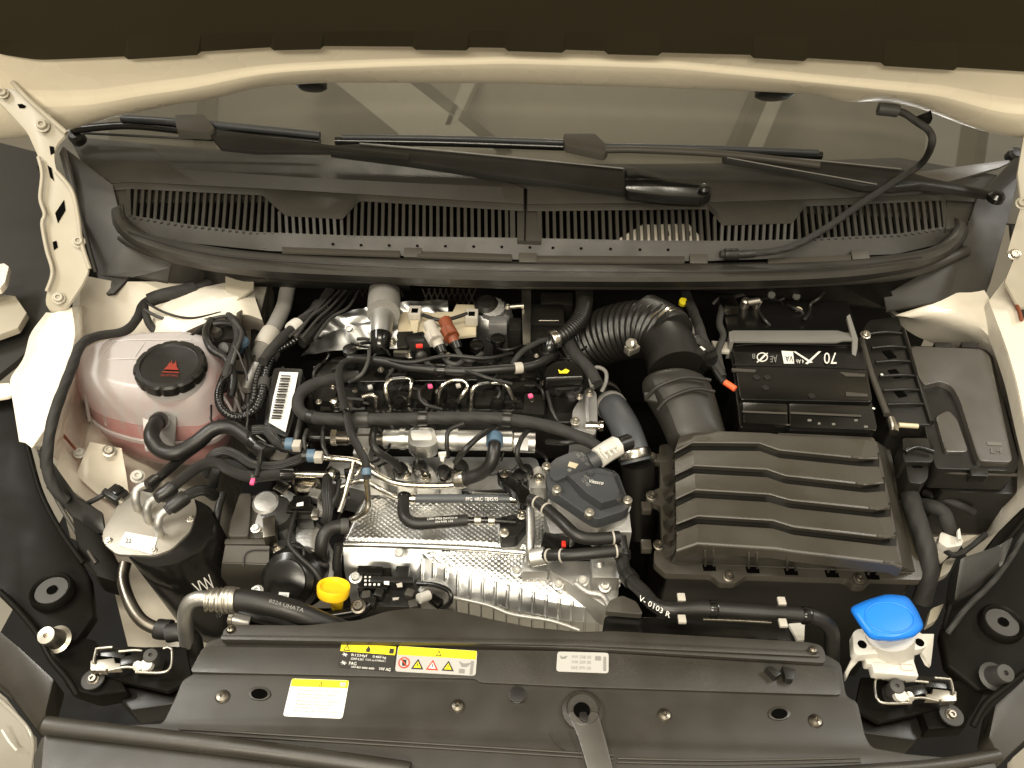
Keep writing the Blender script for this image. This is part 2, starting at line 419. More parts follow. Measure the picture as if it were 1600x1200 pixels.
hood = thing('hood', 'raised cream hood seen from beneath with black felt lining', 'hood', (800, 140, .26))
YB = .33
def hrow(pts, y): return [PY(p[0], p[1], y + (p[2] if len(p) > 2 else 0)) for p in pts]
def rowv(pts, n=60):
    q = resample([(p[0], p[1], p[2] if len(p) > 2 else 0) for p in pts], 400)
    xs = [-70 + 1740 * i / (n - 1) for i in range(n)]; out = []
    for x in xs:
        a = interp(q, x); out.append((x, a[0], a[1]))
    return out
edge = [(-70, 225), (0, 222), (95, 214), (150, 192), (200, 182), (260, 168), (340, 158), (385, 143), (420, 138), (520, 133), (800, 135), (1050, 143), (1160, 146), (1290, 152), (1310, 165), (1335, 170), (1362, 158), (1430, 170), (1480, 190), (1525, 208), (1555, 215), (1600, 222), (1670, 226)]
low2 = [(-70, 205), (0, 200), (95, 198), (140, 188), (200, 172), (290, 156), (350, 146), (420, 128), (520, 120), (800, 118), (1050, 125), (1300, 142), (1450, 160), (1520, 185), (1560, 200), (1670, 205)]
ridge = [(-70, 165), (0, 160), (90, 165), (150, 162), (220, 148), (300, 138), (370, 121), (430, 112), (600, 103), (800, 97), (1050, 105), (1300, 132), (1480, 150), (1540, 170), (1580, 178), (1670, 180)]
rid2 = [(-70, 148), (0, 143), (90, 148), (150, 146), (220, 135), (300, 125), (370, 111), (430, 103), (600, 94), (800, 89), (1050, 95), (1300, 121), (1480, 137), (1560, 155), (1670, 162)]
felt = [(-70, 60), (0, 85), (60, 94), (110, 92), (200, 88), (310, 81), (420, 74), (505, 72), (650, 73), (800, 75), (950, 80), (1180, 86), (1380, 98), (1600, 112), (1670, 118)]
topr = [(-70, -90), (1670, -90)]
topr2 = [(-70, -240), (1670, -240)]
def sm(row):
    for _ in range(3): row = [row[0]] + [tuple((a + 2 * b + c) / 4 for a, b, c in zip(row[i - 1], row[i], row[i + 1])) for i in range(1, len(row) - 1)] + [row[-1]]
    return row
spec = [([(-70, -560), (1670, -560)], -.06), (topr2, .10), (topr, .17), (felt, .262), (rid2, .288), (ridge, .278), (low2, .298), (edge, .325)]
bm = bmesh.new(); G = []
for pts, y in spec:
    G.append([bm.verts.new(PY(a, b, y)) for a, b, c in sm(rowv(pts, 110))])
G.append([bm.verts.new(v.co + V((0, .012, .006))) for v in G[-1]])
G.append([bm.verts.new(v.co + V((0, .012, .03))) for v in G[-1]])
for a, b in zip(G, G[1:]):
    for j in range(len(a) - 1): bm.faces.new((a[j], a[j + 1], b[j + 1], b[j]))
o = link('inner_panel', me_of(bm), 'hood_paint', hood, 60)
sb = o.modifiers.new('s', 'SUBSURF'); sb.levels = 1; sb.render_levels = 2
bm = bmesh.new(); G = [[bm.verts.new(PY(a, b - 14 * (k > 0), y) + V((0, .045, .045))) for a, b, c in sm(rowv(pts, 60))] for k, (pts, y) in enumerate((spec[0], spec[7]))]
for j in range(59): bm.faces.new((G[0][j], G[0][j + 1], G[1][j + 1], G[1][j]))
bmesh.ops.solidify(bm, geom=bm.faces[:], thickness=.002)
link('outer_skin', me_of(bm), 'hood_paint', hood)
# felt lining with its tabs, a thick pad lying on the inner panel
bot = []
tabs = [(198, 308), (423, 505), (648, 730), (793, 883), (945, 1028), (1176, 1260), (1378, 1495)]
fq = sm(rowv(felt, 220))
for a, b, c in fq:
    bot.append((a, b - 1))
pts = []
for x in range(-70, 1671, 6):
    yb = interp(fq, x)[0]
    pts.append((x, yb + (5 if any(t0 <= x <= t1 for t0, t1 in tabs) else 0)))
bm = bmesh.new(); G = []
for t in (0, .1, .5, 1, 1.95):
    row = []
    for x, y in pts:
        y = y if t == 0 else 78 + (x - 700) ** 2 * 3.2e-5
        yy = y + (-220 - y) * t; Yw = .262 - .008 + (.105 - .262) * (t + max(0, t - 1) * .04) * .97 - .004
        row.append(bm.verts.new(PY(x, yy, Yw - (.004 if .05 < t else 0))))
    G.append(row)
for a, b in zip(G, G[1:]):
    for j in range(len(a) - 1): bm.faces.new((a[j], a[j + 1], b[j + 1], b[j]))
B_ = [[bm.verts.new(v.co + V((0, .004, .005))) for v in r_] for r_ in G]
for a, b in zip(B_, B_[1:]):
    for j in range(len(a) - 1): bm.faces.new((a[j], b[j], b[j + 1], a[j + 1]))
for j in range(len(G[0]) - 1): bm.faces.new((G[0][j], B_[0][j], B_[0][j + 1], G[0][j + 1]))
link('felt_lining', me_of(bm), 'felt', hood, 0)
for (x, y, wd) in [(487, 133, 24), (1210, 146, 30)]:
    lathe('rubber_bump', PY(x, y, .350), (0, -.6, -.8), [(wd * .0009, -.004), (wd * .0009, .003), (wd * .0007, .006), (.0005, .007)], 'rubber', hood, 20)

# left hinge: pressed steel strap between hood and fender
hz = lambda y: .27 - (y - 130) * (.23 / 350)
ol = [(-20, 128), (20, 128), (45, 158), (104, 209), (96, 216), (88, 226), (84, 243), (88, 268), (112, 298), (122, 340), (126, 378), (140, 420), (128, 445), (103, 482), (84, 489), (70, 476), (74, 452), (82, 425), (72, 390), (66, 350), (70, 335), (63, 310), (66, 270), (60, 245), (42, 205), (0, 160), (-20, 150)]
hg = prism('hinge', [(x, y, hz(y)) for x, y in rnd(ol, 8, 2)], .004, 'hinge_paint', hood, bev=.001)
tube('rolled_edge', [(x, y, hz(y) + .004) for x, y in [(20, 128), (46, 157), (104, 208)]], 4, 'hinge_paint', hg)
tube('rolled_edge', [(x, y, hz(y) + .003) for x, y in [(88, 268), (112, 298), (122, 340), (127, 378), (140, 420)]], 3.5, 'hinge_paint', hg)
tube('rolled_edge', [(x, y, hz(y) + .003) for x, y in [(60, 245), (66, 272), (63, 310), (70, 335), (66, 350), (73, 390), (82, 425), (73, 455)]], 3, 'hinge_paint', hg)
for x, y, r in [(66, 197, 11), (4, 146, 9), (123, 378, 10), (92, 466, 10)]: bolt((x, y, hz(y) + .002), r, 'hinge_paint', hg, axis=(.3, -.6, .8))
for pl in [[(27, 163), (34, 162), (40, 165), (38, 168), (30, 168)], [(77, 228), (84, 229), (85, 238), (79, 241)], [(100, 312), (102, 328), (90, 348), (86, 333)], [(82, 378), (88, 376), (90, 386), (84, 390)], [(74, 258), (80, 262), (84, 282), (78, 276)]]:
    prism('slot', [(x, y, hz(y) + .0006) for x, y in pl], .001, 'dark_cavity', hg, bev=0)
# right hinge edge
hr = prism('hinge', [(x, y, hz(y)) for x, y in [(1640, 200), (1660, 480), (1592, 480), (1570, 440), (1586, 400), (1575, 390), (1596, 320), (1590, 270), (1600, 210)]], .004, 'hinge_paint', hood, bev=.001)
bolt((1585, 398, .13), 9, 'steel', hr, axis=(-.3, -.6, .8)); bolt((1597, 318, .17), 10, 'hinge_paint', hr, axis=(-.3, -.6, .8))

# ================================================================ cowl
cw = thing('cowl_panel', 'dark grey slotted plastic cowl panel below the windshield', 'cowl', (822, 440, .05))
W0 = [(96, 212), (150, 226), (300, 242), (480, 256), (640, 263), (822, 268), (1050, 268), (1250, 262), (1400, 266), (1480, 268), (1560, 246), (1596, 238)]
R0 = [tuple(PW(x, y, .012)) for x, y in W0]
def wrow(pts, n):   # world polyline resample
    q = [V(p) for p in pts]; s = spline(q, .02); L = [0.]
    for a, b in zip(s, s[1:]): L.append(L[-1] + (b - a).length)
    out = []
    for i in range(n):
        t = L[-1] * i / (n - 1); j = 1
        while j < len(L) - 1 and L[j] < t: j += 1
        out.append(s[j - 1].lerp(s[j], (t - L[j - 1]) / max(1e-9, L[j] - L[j - 1])))
    return out
def wloft(name, rows, m, parent, n=90, th=.003, smooth=40):
    R = [wrow([Q(p) for p in r], n) for r in rows]
    bm = bmesh.new(); G = [[bm.verts.new(p) for p in r] for r in R]
    for a, b in zip(G, G[1:]):
        for j in range(n - 1): bm.faces.new((a[j], a[j + 1], b[j + 1], b[j]))
    bmesh.ops.recalc_face_normals(bm, faces=bm.faces)
    if sum(f.normal.z - f.normal.y for f in bm.faces) < 0: bmesh.ops.reverse_faces(bm, faces=bm.faces)
    bmesh.ops.solidify(bm, geom=bm.faces[:], thickness=th)
    me = bpy.data.meshes.new(name); bm.to_mesh(me); bm.free()
    return link(name, me, m, parent, smooth)
ZG = .10
def notch(x):  # grille upper edge in pixels, with the two pockets
    base = interp([(170, 288), (205, 285), (420, 296), (560, 304), (820, 320), (1110, 317), (1300, 311), (1480, 303), (1530, 306)], x)[0]
    d = 0
    for a, b, c, e2, dep in [(410, 446, 535, 562, 30), (1108, 1128, 1238, 1258, 26)]:
        if a < x < e2: d = dep * min(1, (x - a) / (b - a), (e2 - x) / (e2 - c))
    return base, d
def slottop(x):
    b, d = notch(x); return b + 9 + d * 1.0
def slotbot(x): return interp([(200, 336), (300, 352), (400, 363), (560, 369), (800, 372), (1000, 376), (1150, 377), (1250, 374), (1400, 366), (1480, 354)], x)[0]
xs = list(range(170, 1531, 4))
# upper deck between glass and grille, in two halves with a seam
for a, b in [(-1, 821), (824, 1600)]:
    ups = [tuple(PW(x, interp(W0, x)[0], .012)) for x in range(max(96, a), min(1596, b) + 1, 25)]
    gx = [x for x in range(max(176, a), min(1526, b) + 1, 6)]
    wloft('deck', [ups, [(x, (interp(W0, x)[0] + notch(max(x, 170))[0]) / 2, .118) for x in range(max(128, a), min(1572, b) + 1, 6)], [(x, notch(x)[0] - 1, ZG + .003) for x in gx], [(x, notch(x)[0] + 1, ZG) for x in gx]], 'cowl_grey', cw, 160)
    # frame strip above the slots, following the pockets
    g = [x for x in gx if 176 <= x <= 1526]
    bm = bmesh.new(); G = [[bm.verts.new(P(x, y(x), z)) for x in g] for y, z in ((lambda x: notch(x)[0] - .5, ZG + .0025), (lambda x: notch(x)[0] + 2 + notch(x)[1] * .72, ZG + .002), (lambda x: slottop(x) + 1, ZG - .003), (lambda x: slottop(x) + 1.2, ZG - .008))]
    for p, q in zip(G, G[1:]):
        for j in range(len(p) - 1): bm.faces.new((p[j], p[j + 1], q[j + 1], q[j]))
    link('grille_rim', me_of(bm), 'cowl_grey', cw, 35)
wloft('lower_strip', [[(x, slotbot(x) - .5, .0815) for x in range(196, 1490, 8)], [(x, slotbot(x) + 10, .074) for x in range(196, 1490, 8)], [(x, interp([(196, 358), (300, 376), (420, 388), (640, 396), (822, 402), (1100, 404), (1400, 393), (1490, 372)], x)[0] + 4, .060) for x in range(196, 1490, 8)]], 'cowl_grey', cw, 120)
loft('cavity', [[(180, 292, .07), (820, 318, .07), (1520, 306, .07)], [(196, 350, .055), (400, 375, .055), (820, 385, .055), (1250, 385, .055), (1500, 365, .055)]], 'dark_cavity', cw, 40)
# pale metal seen through the right slots
decal('wiper_motor_plate', [(962, 376), (1004, 351), (1076, 350), (1100, 376)], .072, 'white_paint', cw)
for x in (1006, 1040, 1073): decal('plate_hole', [(x, 362), (x + 5, 361), (x + 6, 368), (x + 1, 369)], .0728, 'dark_cavity', cw)
# slats, one object each, sharing one mesh
ub = bmesh.new(); bmesh.ops.create_cube(ub, size=1); bmesh.ops.bevel(ub, geom=[e for e in ub.edges], offset=.08, segments=1, affect='EDGES')
UB = me_of(ub, 'slat'); UB.materials.append(MATS['cowl_grey'])
def slat(x0, x1, xa, y0, y1):
    a, b = P(x0, y0, ZG - .002), P(x1, y1, .0815 - .001); wv = P(x0 + xa, y0, ZG - .002) - a
    o = bpy.data.objects.new('slat', UB); COL.objects.link(o); d = b - a; wl = wv.length
    z = d.cross(wv).normalized(); xx = wv.normalized(); yy = d.normalized()
    if z.z < 0: z = -z
    M = Matrix(((xx.x * wl, yy.x * d.length, z.x * .008, 0), (xx.y * wl, yy.y * d.length, z.y * .008, 0), (xx.z * wl, yy.z * d.length, z.z * .008, 0), (0, 0, 0, 1)))
    M.translation = (a + b) / 2 - z * .0035
    o.parent = cw; o.matrix_parent_inverse = wmat(cw).inverted(); o.matrix_basis = M
def slats(xa, xb, n):
    for i in range(n + 1):
        x = xa + (xb - xa) * i / n; sh = (x - 822) * -.022
        ww = 5.2 if 0 < i < n else 8
        slat(x - sh * .5 - ww / 2, x + sh * 0.2 - ww / 2, ww, slottop(x) - 2, slotbot(x) + 1)
slats(205, 805, 56); slats(847, 1478, 58)
# solid ends and centre strip of the grille
for q in ([(172, 288), (203, 285), (205, 338), (186, 330)], [(808, 318), (845, 318), (846, 376), (808, 375)], [(1480, 302), (1528, 305), (1510, 352), (1478, 358)]):
    prism('grille_end', [(x, y, ZG - .0005 if i < 2 else .0815) for i, (x, y) in enumerate(q)], .01, 'cowl_grey', cw, bev=.001)
tube('seam', [(822, 283, .1175), (821, 318, .1035), (820, 376, .083)], 1.0, 'dark_cavity', cw, seg=6)
for x in list(range(520, 860, 44)) + [864, 908, 954, 1000, 1044]:
    y = slotbot(x) + 14; lathe('drain_hole', (x, y, .0722), (0, -.3, 1), [(.0022, 0), (.0022, .0006), (.0001, .0007)], 'dark_cavity', cw, 8)
# water channel and rubber seal in front of the grille
wloft('channel', [[(190, 352, .066), (260, 380, .060), (420, 396, .058), (640, 404, .056), (822, 409, .056), (1100, 411, .056), (1400, 400, .058), (1500, 372, .064)],
                  [(186, 368, .058), (260, 398, .052), (420, 416, .05), (640, 424, .048), (822, 429, .048), (1100, 430, .048), (1400, 420, .05), (1505, 392, .056)],
                  [(180, 378, .03), (260, 410, .03), (420, 428, .028), (640, 437, .026), (822, 442, .026), (1100, 443, .026), (1400, 434, .026), (1510, 404, .03)]], 'cowl_grey', cw, 90)
sp_ = [(182, 322, .085), (186, 345, .08), (215, 372, .073), (300, 396, .068), (420, 411, .065), (640, 421, .063), (822, 426, .062), (1100, 427, .062), (1300, 421, .063), (1420, 408, .066), (1480, 388, .072), (1503, 360, .08), (1503, 345, .086)]
def off(dy, dz, dx=0): return [(x + (dx if x < 800 else -dx) * max(0, 1 - min(abs(x - 180), abs(x - 1505)) / 120), y + dy * (.35 + .65 * min(1, min(abs(x - 180), abs(x - 1505)) / 120)), z_ + dz) for x, y, z_ in sp_]
seal = wloft('bonnet_seal', [off(-16, -.006, 14), off(-12, .004, 10), off(-4, .0065, 4), off(6, .005, -4), off(13, -.001, -8), off(17, -.010, -10), off(22, -.022, -11)], 'cowl_grey', None, 120)
tag(seal, 'long rounded black rubber seal along the front of the cowl', 'seal')
tube('seal_lip', [(190, 370, .055), (260, 400, .045), (420, 426, .042), (640, 437, .040), (822, 443, .039), (1100, 444, .039), (1300, 438, .040), (1420, 426, .042), (1510, 392, .055)], 9, 'cowl_grey', seal, seg=10)
tube('seal_groove', [(200, 362, .083), (300, 391, .0765), (420, 406, .0735), (640, 418, .0745), (822, 423, .0735), (1100, 424, .0735), (1300, 418, .0745), (1440, 402, .081)], 1.6, 'rubber', seal, seg=6)
for x, y in [(426, 381), (645, 394), (825, 402), (1092, 404), (1345, 398)]:
    box('clip', (x, y, .0665), (.026, .016, .008), 'plastic_grey', cw, tilt=25)
for q in [[(652, 391), (800, 397), (800, 405), (652, 400)], [(838, 399), (1070, 400), (1070, 409), (838, 408)], [(1200, 403), (1330, 398), (1330, 406), (1200, 411)], [(440, 384), (625, 391), (625, 399), (440, 393)]]:
    prism('channel_ledge', q, .004, 'plastic_grey', cw, z=.0655, bev=.001)
# end cheeks
prism('cheek', [(98, 228, .15), (176, 288, .105), (186, 330, .085), (196, 378, .05), (268, 412, .03), (262, 440, .0), (205, 430, .0), (178, 458, -.005), (158, 460, -.005), (150, 425, .02), (122, 340, .09), (92, 240, .145)], .004, 'cowl_grey', cw, bev=.001)
prism('cheek', [(1595, 236, .15), (1528, 305, .105), (1512, 352, .085), (1500, 400, .05), (1440, 428, .03), (1380, 462, .0), (1385, 485, -.0), (1480, 468, .0), (1512, 488, .0), (1528, 490, .0), (1548, 440, .03), (1578, 330, .09), (1600, 250, .145)], .004, 'cowl_grey', cw, bev=.001)
tube('cheek_bead', [(100, 232, .152), (124, 330, .096), (150, 425, .026)], 3, 'plastic_grey', cw)
prism('cheek_skirt', [(196, 380, .048), (420, 436, .026), (640, 444, .024), (640, 452, -.01), (420, 446, -.01), (290, 440, -.01), (265, 440, -.01)], .003, 'plastic_black', cw, bev=0)
prism('cheek_skirt', [(1510, 404, .03), (1300, 440, .026), (1100, 445, .024), (1100, 452, -.01), (1300, 452, -.01), (1380, 480, -.01)], .003, 'plastic_black', cw, bev=0)

# ================================================================ wipers
wp = thing('wiper', 'left wiper with its arm reaching across to the cowl centre', 'wiper', P(1100, 300, .12))
tube('blade', [PW(x, y, .03) for x, y in [(112, 203), (200, 196), (300, 205), (420, 214), (500, 222)]], 6.5, 'plastic_gloss', wp, seg=8)
tube('blade_spoiler', [PW(x, y, .04) for x, y in [(190, 185), (300, 192), (420, 203), (500, 211)]], 6, 'slate_plastic', wp, seg=8)
tube('rubber_edge', [PW(x, y, .01) for x, y in [(112, 207), (300, 217), (500, 229)]], 2, 'rubber', wp, seg=6)
prism('blade_clip', [PW(x, y, .055) for x, y in rnd([(272, 179), (318, 178), (336, 200), (326, 207), (276, 203)], 4, 2)], .012, 'plastic_grey', wp, bev=.002)
prism('arm_hook', [PW(x, y, .05) for x, y in [(318, 200), (370, 206), (515, 226), (640, 240), (640, 248), (515, 236), (400, 236), (345, 230), (330, 212)]], .006, 'plastic_black', wp, bev=.001)
prism('arm', [PW(x, y, .045) for x, y in [(515, 226), (560, 224), (700, 236), (974, 262), (978, 298), (800, 276), (640, 252), (515, 236)]], .010, 'plastic_black', wp, bev=.003)
tube('arm_highlight_edge', [PW(x, y, .047) for x, y in [(562, 224), (700, 236), (974, 263)]], 1.3, 'strap_grey', wp, seg=6)
prism('arm_head', [P(x, y, .128) for x, y in rnd([(976, 262), (990, 262), (1040, 281), (1106, 290), (1114, 300), (1100, 308), (1040, 305), (978, 298)], 5, 2)], .014, 'plastic_gloss', wp, bev=.003)
lathe('pivot_nut', (1100, 298, .128), (0, -.2, 1), [(.009, 0), (.009, .005), (.006, .009), (.0005, .010)], 'plastic_gloss', wp, 14)
wp = thing('wiper', 'right wiper with its pivot at the far right of the cowl', 'wiper', P(1555, 308, .11))
tube('blade', [PW(x, y, .028) for x, y in [(524, 220), (700, 223), (900, 230), (1100, 236), (1284, 243)]], 6.5, 'plastic_gloss', wp, seg=8)
tube('blade_spoiler', [PW(x, y, .036) for x, y in [(535, 214), (700, 216), (880, 222)]], 4.5, 'slate_plastic', wp, seg=8)
tube('blade_spoiler', [PW(x, y, .036) for x, y in [(945, 228), (1100, 231), (1278, 238)]], 4.5, 'slate_plastic', wp, seg=8)
prism('blade_clip', [PW(x, y, .05) for x, y in rnd([(880, 208), (930, 208), (952, 230), (945, 240), (882, 226)], 4, 2)], .012, 'plastic_grey', wp, bev=.002)
tube('arm_rod', [PW(x, y, .046) for x, y in [(945, 234), (1000, 234), (1135, 241), (1280, 258)]], 6, 'plastic_grey', wp, seg=8)
prism('arm', [PW(x, y, .044) for x, y in [(1130, 238), (1280, 250), (1410, 264), (1450, 276), (1550, 298), (1545, 304), (1440, 288), (1400, 292), (1350, 290), (1240, 266), (1130, 247)]], .009, 'plastic_black', wp, bev=.003)
tube('arm_highlight_edge', [PW(x, y, .046) for x, y in [(1134, 239), (1280, 251), (1408, 264)]], 1.1, 'strap_grey', wp, seg=6)
tube('arm_highlight_edge', [PW(x, y, .0455) for x, y in [(1136, 246), (1240, 265), (1370, 288)]], 1.1, 'strap_grey', wp, seg=6)
lathe('pivot_nut', (1556, 309, .125), (0, -.2, 1), [(.012, -.004), (.012, .004), (.008, .009), (.0005, .010)], 'plastic_gloss', wp, 14)
# windshield trim at the right base
prism_t = prism('base_trim', [PW(x, y, .016) for x, y in [(1420, 270), (1590, 248), (1560, 262), (1450, 292)]], .003, 'fuse_grey', cw, bev=.0005)
for x, y in [(118, 212), (1588, 240)]:
    lathe('rubber_stop', PW(x, y, .02), (0, -.5, .9), [(.012, -.012), (.012, 0), (.008, .005), (.0005, .006)], 'rubber', cw, 12)

# washer hose from the hood
wh = hose('washer_hose', 'black washer hose looping from the hood down to the cowl', 'hose', [PY(1372, 170, .30), PY(1408, 175, .295), PY(1432, 190, .285), PY(1452, 205, .275), PY(1456, 225, .265), (1440, 255, .165), (1400, 283, .14), (1340, 322, .12), (1290, 357, .10), (1230, 388, .088), (1160, 397, .08), (1125, 397, .08)], 6.3, 'tape', clamps=((.02, 18, 4, 'rubber_grey', 'sleeve'), (.97, 11, 4, 'plastic_black', 'connector'), (.93, 14, 1.5, 'rubber', 'sleeve')), lump=.03)
prism('bracket', [PY(x, y, .292) for x, y in [(1430, 182), (1455, 172), (1458, 184), (1440, 192)]], .008, 'plastic_black', wh, bev=.001)

# ================================================================ fenders and aprons
fl = thing('left_fender', 'bright cream painted inner fender on the left side', 'fender', (150, 560, -.1))
fl.name = 'inner_fender'
loft('rail', [[(72, 488, .02), (46, 522, .02), (38, 560, .02), (14, 592, .02), (22, 640, .01), (30, 690, .0)], [(84, 489, .036), (62, 522, .036), (54, 562, .036), (34, 595, .034), (38, 640, .02), (40, 692, .005)], [(112, 480, .034), (118, 520, .034), (104, 590, .03), (84, 650, .02), (50, 700, .01)], [(126, 478, .02), (126, 520, .02), (112, 590, .01), (94, 650, .0), (72, 705, -.02)], [(130, 500, -.02), (132, 545, -.02), (120, 600, -.03), (102, 660, -.05), (90, 720, -.07)]], 'white_paint', fl, 30, sub=3, th=.002)
loft('apron', [[(128, 430, .03), (120, 520, -.01), (106, 610, -.03), (88, 690, -.06), (90, 760, -.09), (110, 840, -.12)], [(180, 440, .0), (175, 520, -.05), (150, 620, -.1), (130, 700, -.12), (140, 780, -.13), (150, 860, -.15)], [(300, 440, -.03), (290, 520, -.09), (260, 640, -.16), (230, 720, -.16), (230, 800, -.17), (215, 900, -.2)], [(420, 430, -.05), (400, 520, -.13), (370, 640, -.25), (350, 720, -.27), (345, 800, -.28), (330, 960, -.3)], [(430, 470, -.2), (420, 560, -.28), (400, 660, -.35), (380, 740, -.36), (375, 820, -.37), (360, 980, -.38)]], 'white_paint', fl, 30, sub=3, th=.002)
# strut tower bead and bracket tab
loft('strut_tower', [[(228, 520, -.03), (250, 478, .0), (300, 452, .0), (360, 440, .0), (392, 440, -.01)], [(235, 530, -.02), (260, 495, .012), (310, 474, .012), (370, 462, .01), (400, 470, -.01)], [(250, 545, -.04), (285, 520, -.0), (330, 500, -.0), (385, 490, -.01), (410, 500, -.03)], [(262, 570, -.1), (300, 545, -.08), (345, 525, -.08), (395, 515, -.08), (420, 530, -.1)]], 'white_paint', fl, 30, sub=3)
prism('tab', [(352, 427, .02), (382, 421, .02), (397, 430, .018), (396, 450, .01), (370, 470, .005), (352, 452, .01)], .004, 'hinge_paint', fl, bev=.001)
prism('bracket_plate', [(140, 690, -.085), (190, 700, -.085), (198, 745, -.1), (205, 800, -.12), (150, 770, -.12), (118, 742, -.11)], .003, 'white_paint', fl, bev=.001)
for x, y, z, r, m in [(170, 705, -.078, 10, 'zinc'), (124, 708, -.095, 9, 'white_plastic'), (215, 745, -.095, 11, 'white_plastic'), (97, 663, -.05, 3, 'dark_cavity')]: bolt((x, y, z), r, m, fl, axis=(.3, -.3, .8))
tube('drain_pipe', [(80, 640, -.02), (92, 670, -.05), (112, 695, -.075), (118, 702, -.08)], 2.2, 'brown_plastic', fl)
prism('outer_edge', [(-60, 470, -.03), (0, 458, -.03), (24, 462, -.03), (42, 488, -.03), (28, 512, -.03), (0, 522, -.03), (-60, 540, -.03)], .01, 'hinge_paint', fl, bev=.003)  # darker paint than the fender puts this edge's shadow into its colour
prism('outer_edge', [(-30, 420, .0), (6, 410, .0), (14, 416, .0), (8, 440, .0), (0, 450, -.0), (-30, 455, .0)], .01, 'white_paint', fl, bev=.003)
prism('seam_tab', [(-20, 600), (14, 598), (18, 604), (24, 607), (24, 614), (12, 620), (-20, 625)], .004, 'white_paint', fl, z=.012, bev=.001)

fr = thing('inner_fender', 'cream painted inner fender on the right side', 'fender', (1560, 600, -.1))
loft('apron', [[(1372, 470, -.06), (1420, 520, -.08), (1520, 560, -.12), (1560, 700, -.13), (1530, 850, -.15)], [(1400, 492, -.02), (1460, 500, -.03), (1530, 540, -.05), (1590, 680, -.06), (1560, 830, -.08)], [(1470, 470, .0), (1510, 490, .0), (1560, 540, -.0), (1610, 680, -.02), (1600, 820, -.04)], [(1530, 440, .02), (1560, 490, .02), (1600, 560, .02), (1640, 680, .0), (1640, 800, .0)]], 'white_paint', fr, 30, sub=3, th=.002)
loft('rail', [[(1528, 492, .0), (1552, 540, .0), (1572, 600, .0), (1590, 680, -.0), (1610, 760, -.0)], [(1545, 470, .025), (1572, 540, .025), (1590, 600, .025), (1605, 680, .02), (1630, 760, .02)], [(1575, 430, .035), (1600, 500, .035), (1640, 600, .035), (1660, 680, .03), (1680, 760, .03)]], 'white_paint', fr, 24, sub=3, th=.002)
tube('weld_line', [(1572, 440, .04), (1590, 480, .04), (1596, 500, .04)], 3, 'brown_plastic', fr)
prism('floor_flange', [(1450, 740, -.12), (1560, 780, -.12), (1600, 740, -.1), (1600, 800, -.12), (1500, 850, -.14), (1470, 880, -.15), (1440, 830, -.15)], .003, 'white_paint', fr, bev=.001)

loft('frame_rail', [[(170, 850, -.17), (260, 850, -.18), (350, 850, -.2)], [(180, 930, -.17), (270, 930, -.18), (360, 930, -.2)], [(200, 1010, -.18), (290, 1015, -.18), (370, 1015, -.2)]], 'white_paint', fl, 16, sub=3, th=.002)
for q in ([(-70, 205), (70, 240), (110, 330), (110, 480), (30, 560), (-70, 640)],): prism('wheel_liner', [(x, y, -.06) for x, y in q], .01, 'liner', fl, bev=.002)
prism('wheel_liner', [(1575, 300, -.06), (1680, 300, -.06), (1680, 620, -.06), (1600, 560, -.06)], .01, 'liner', fr, bev=.002)
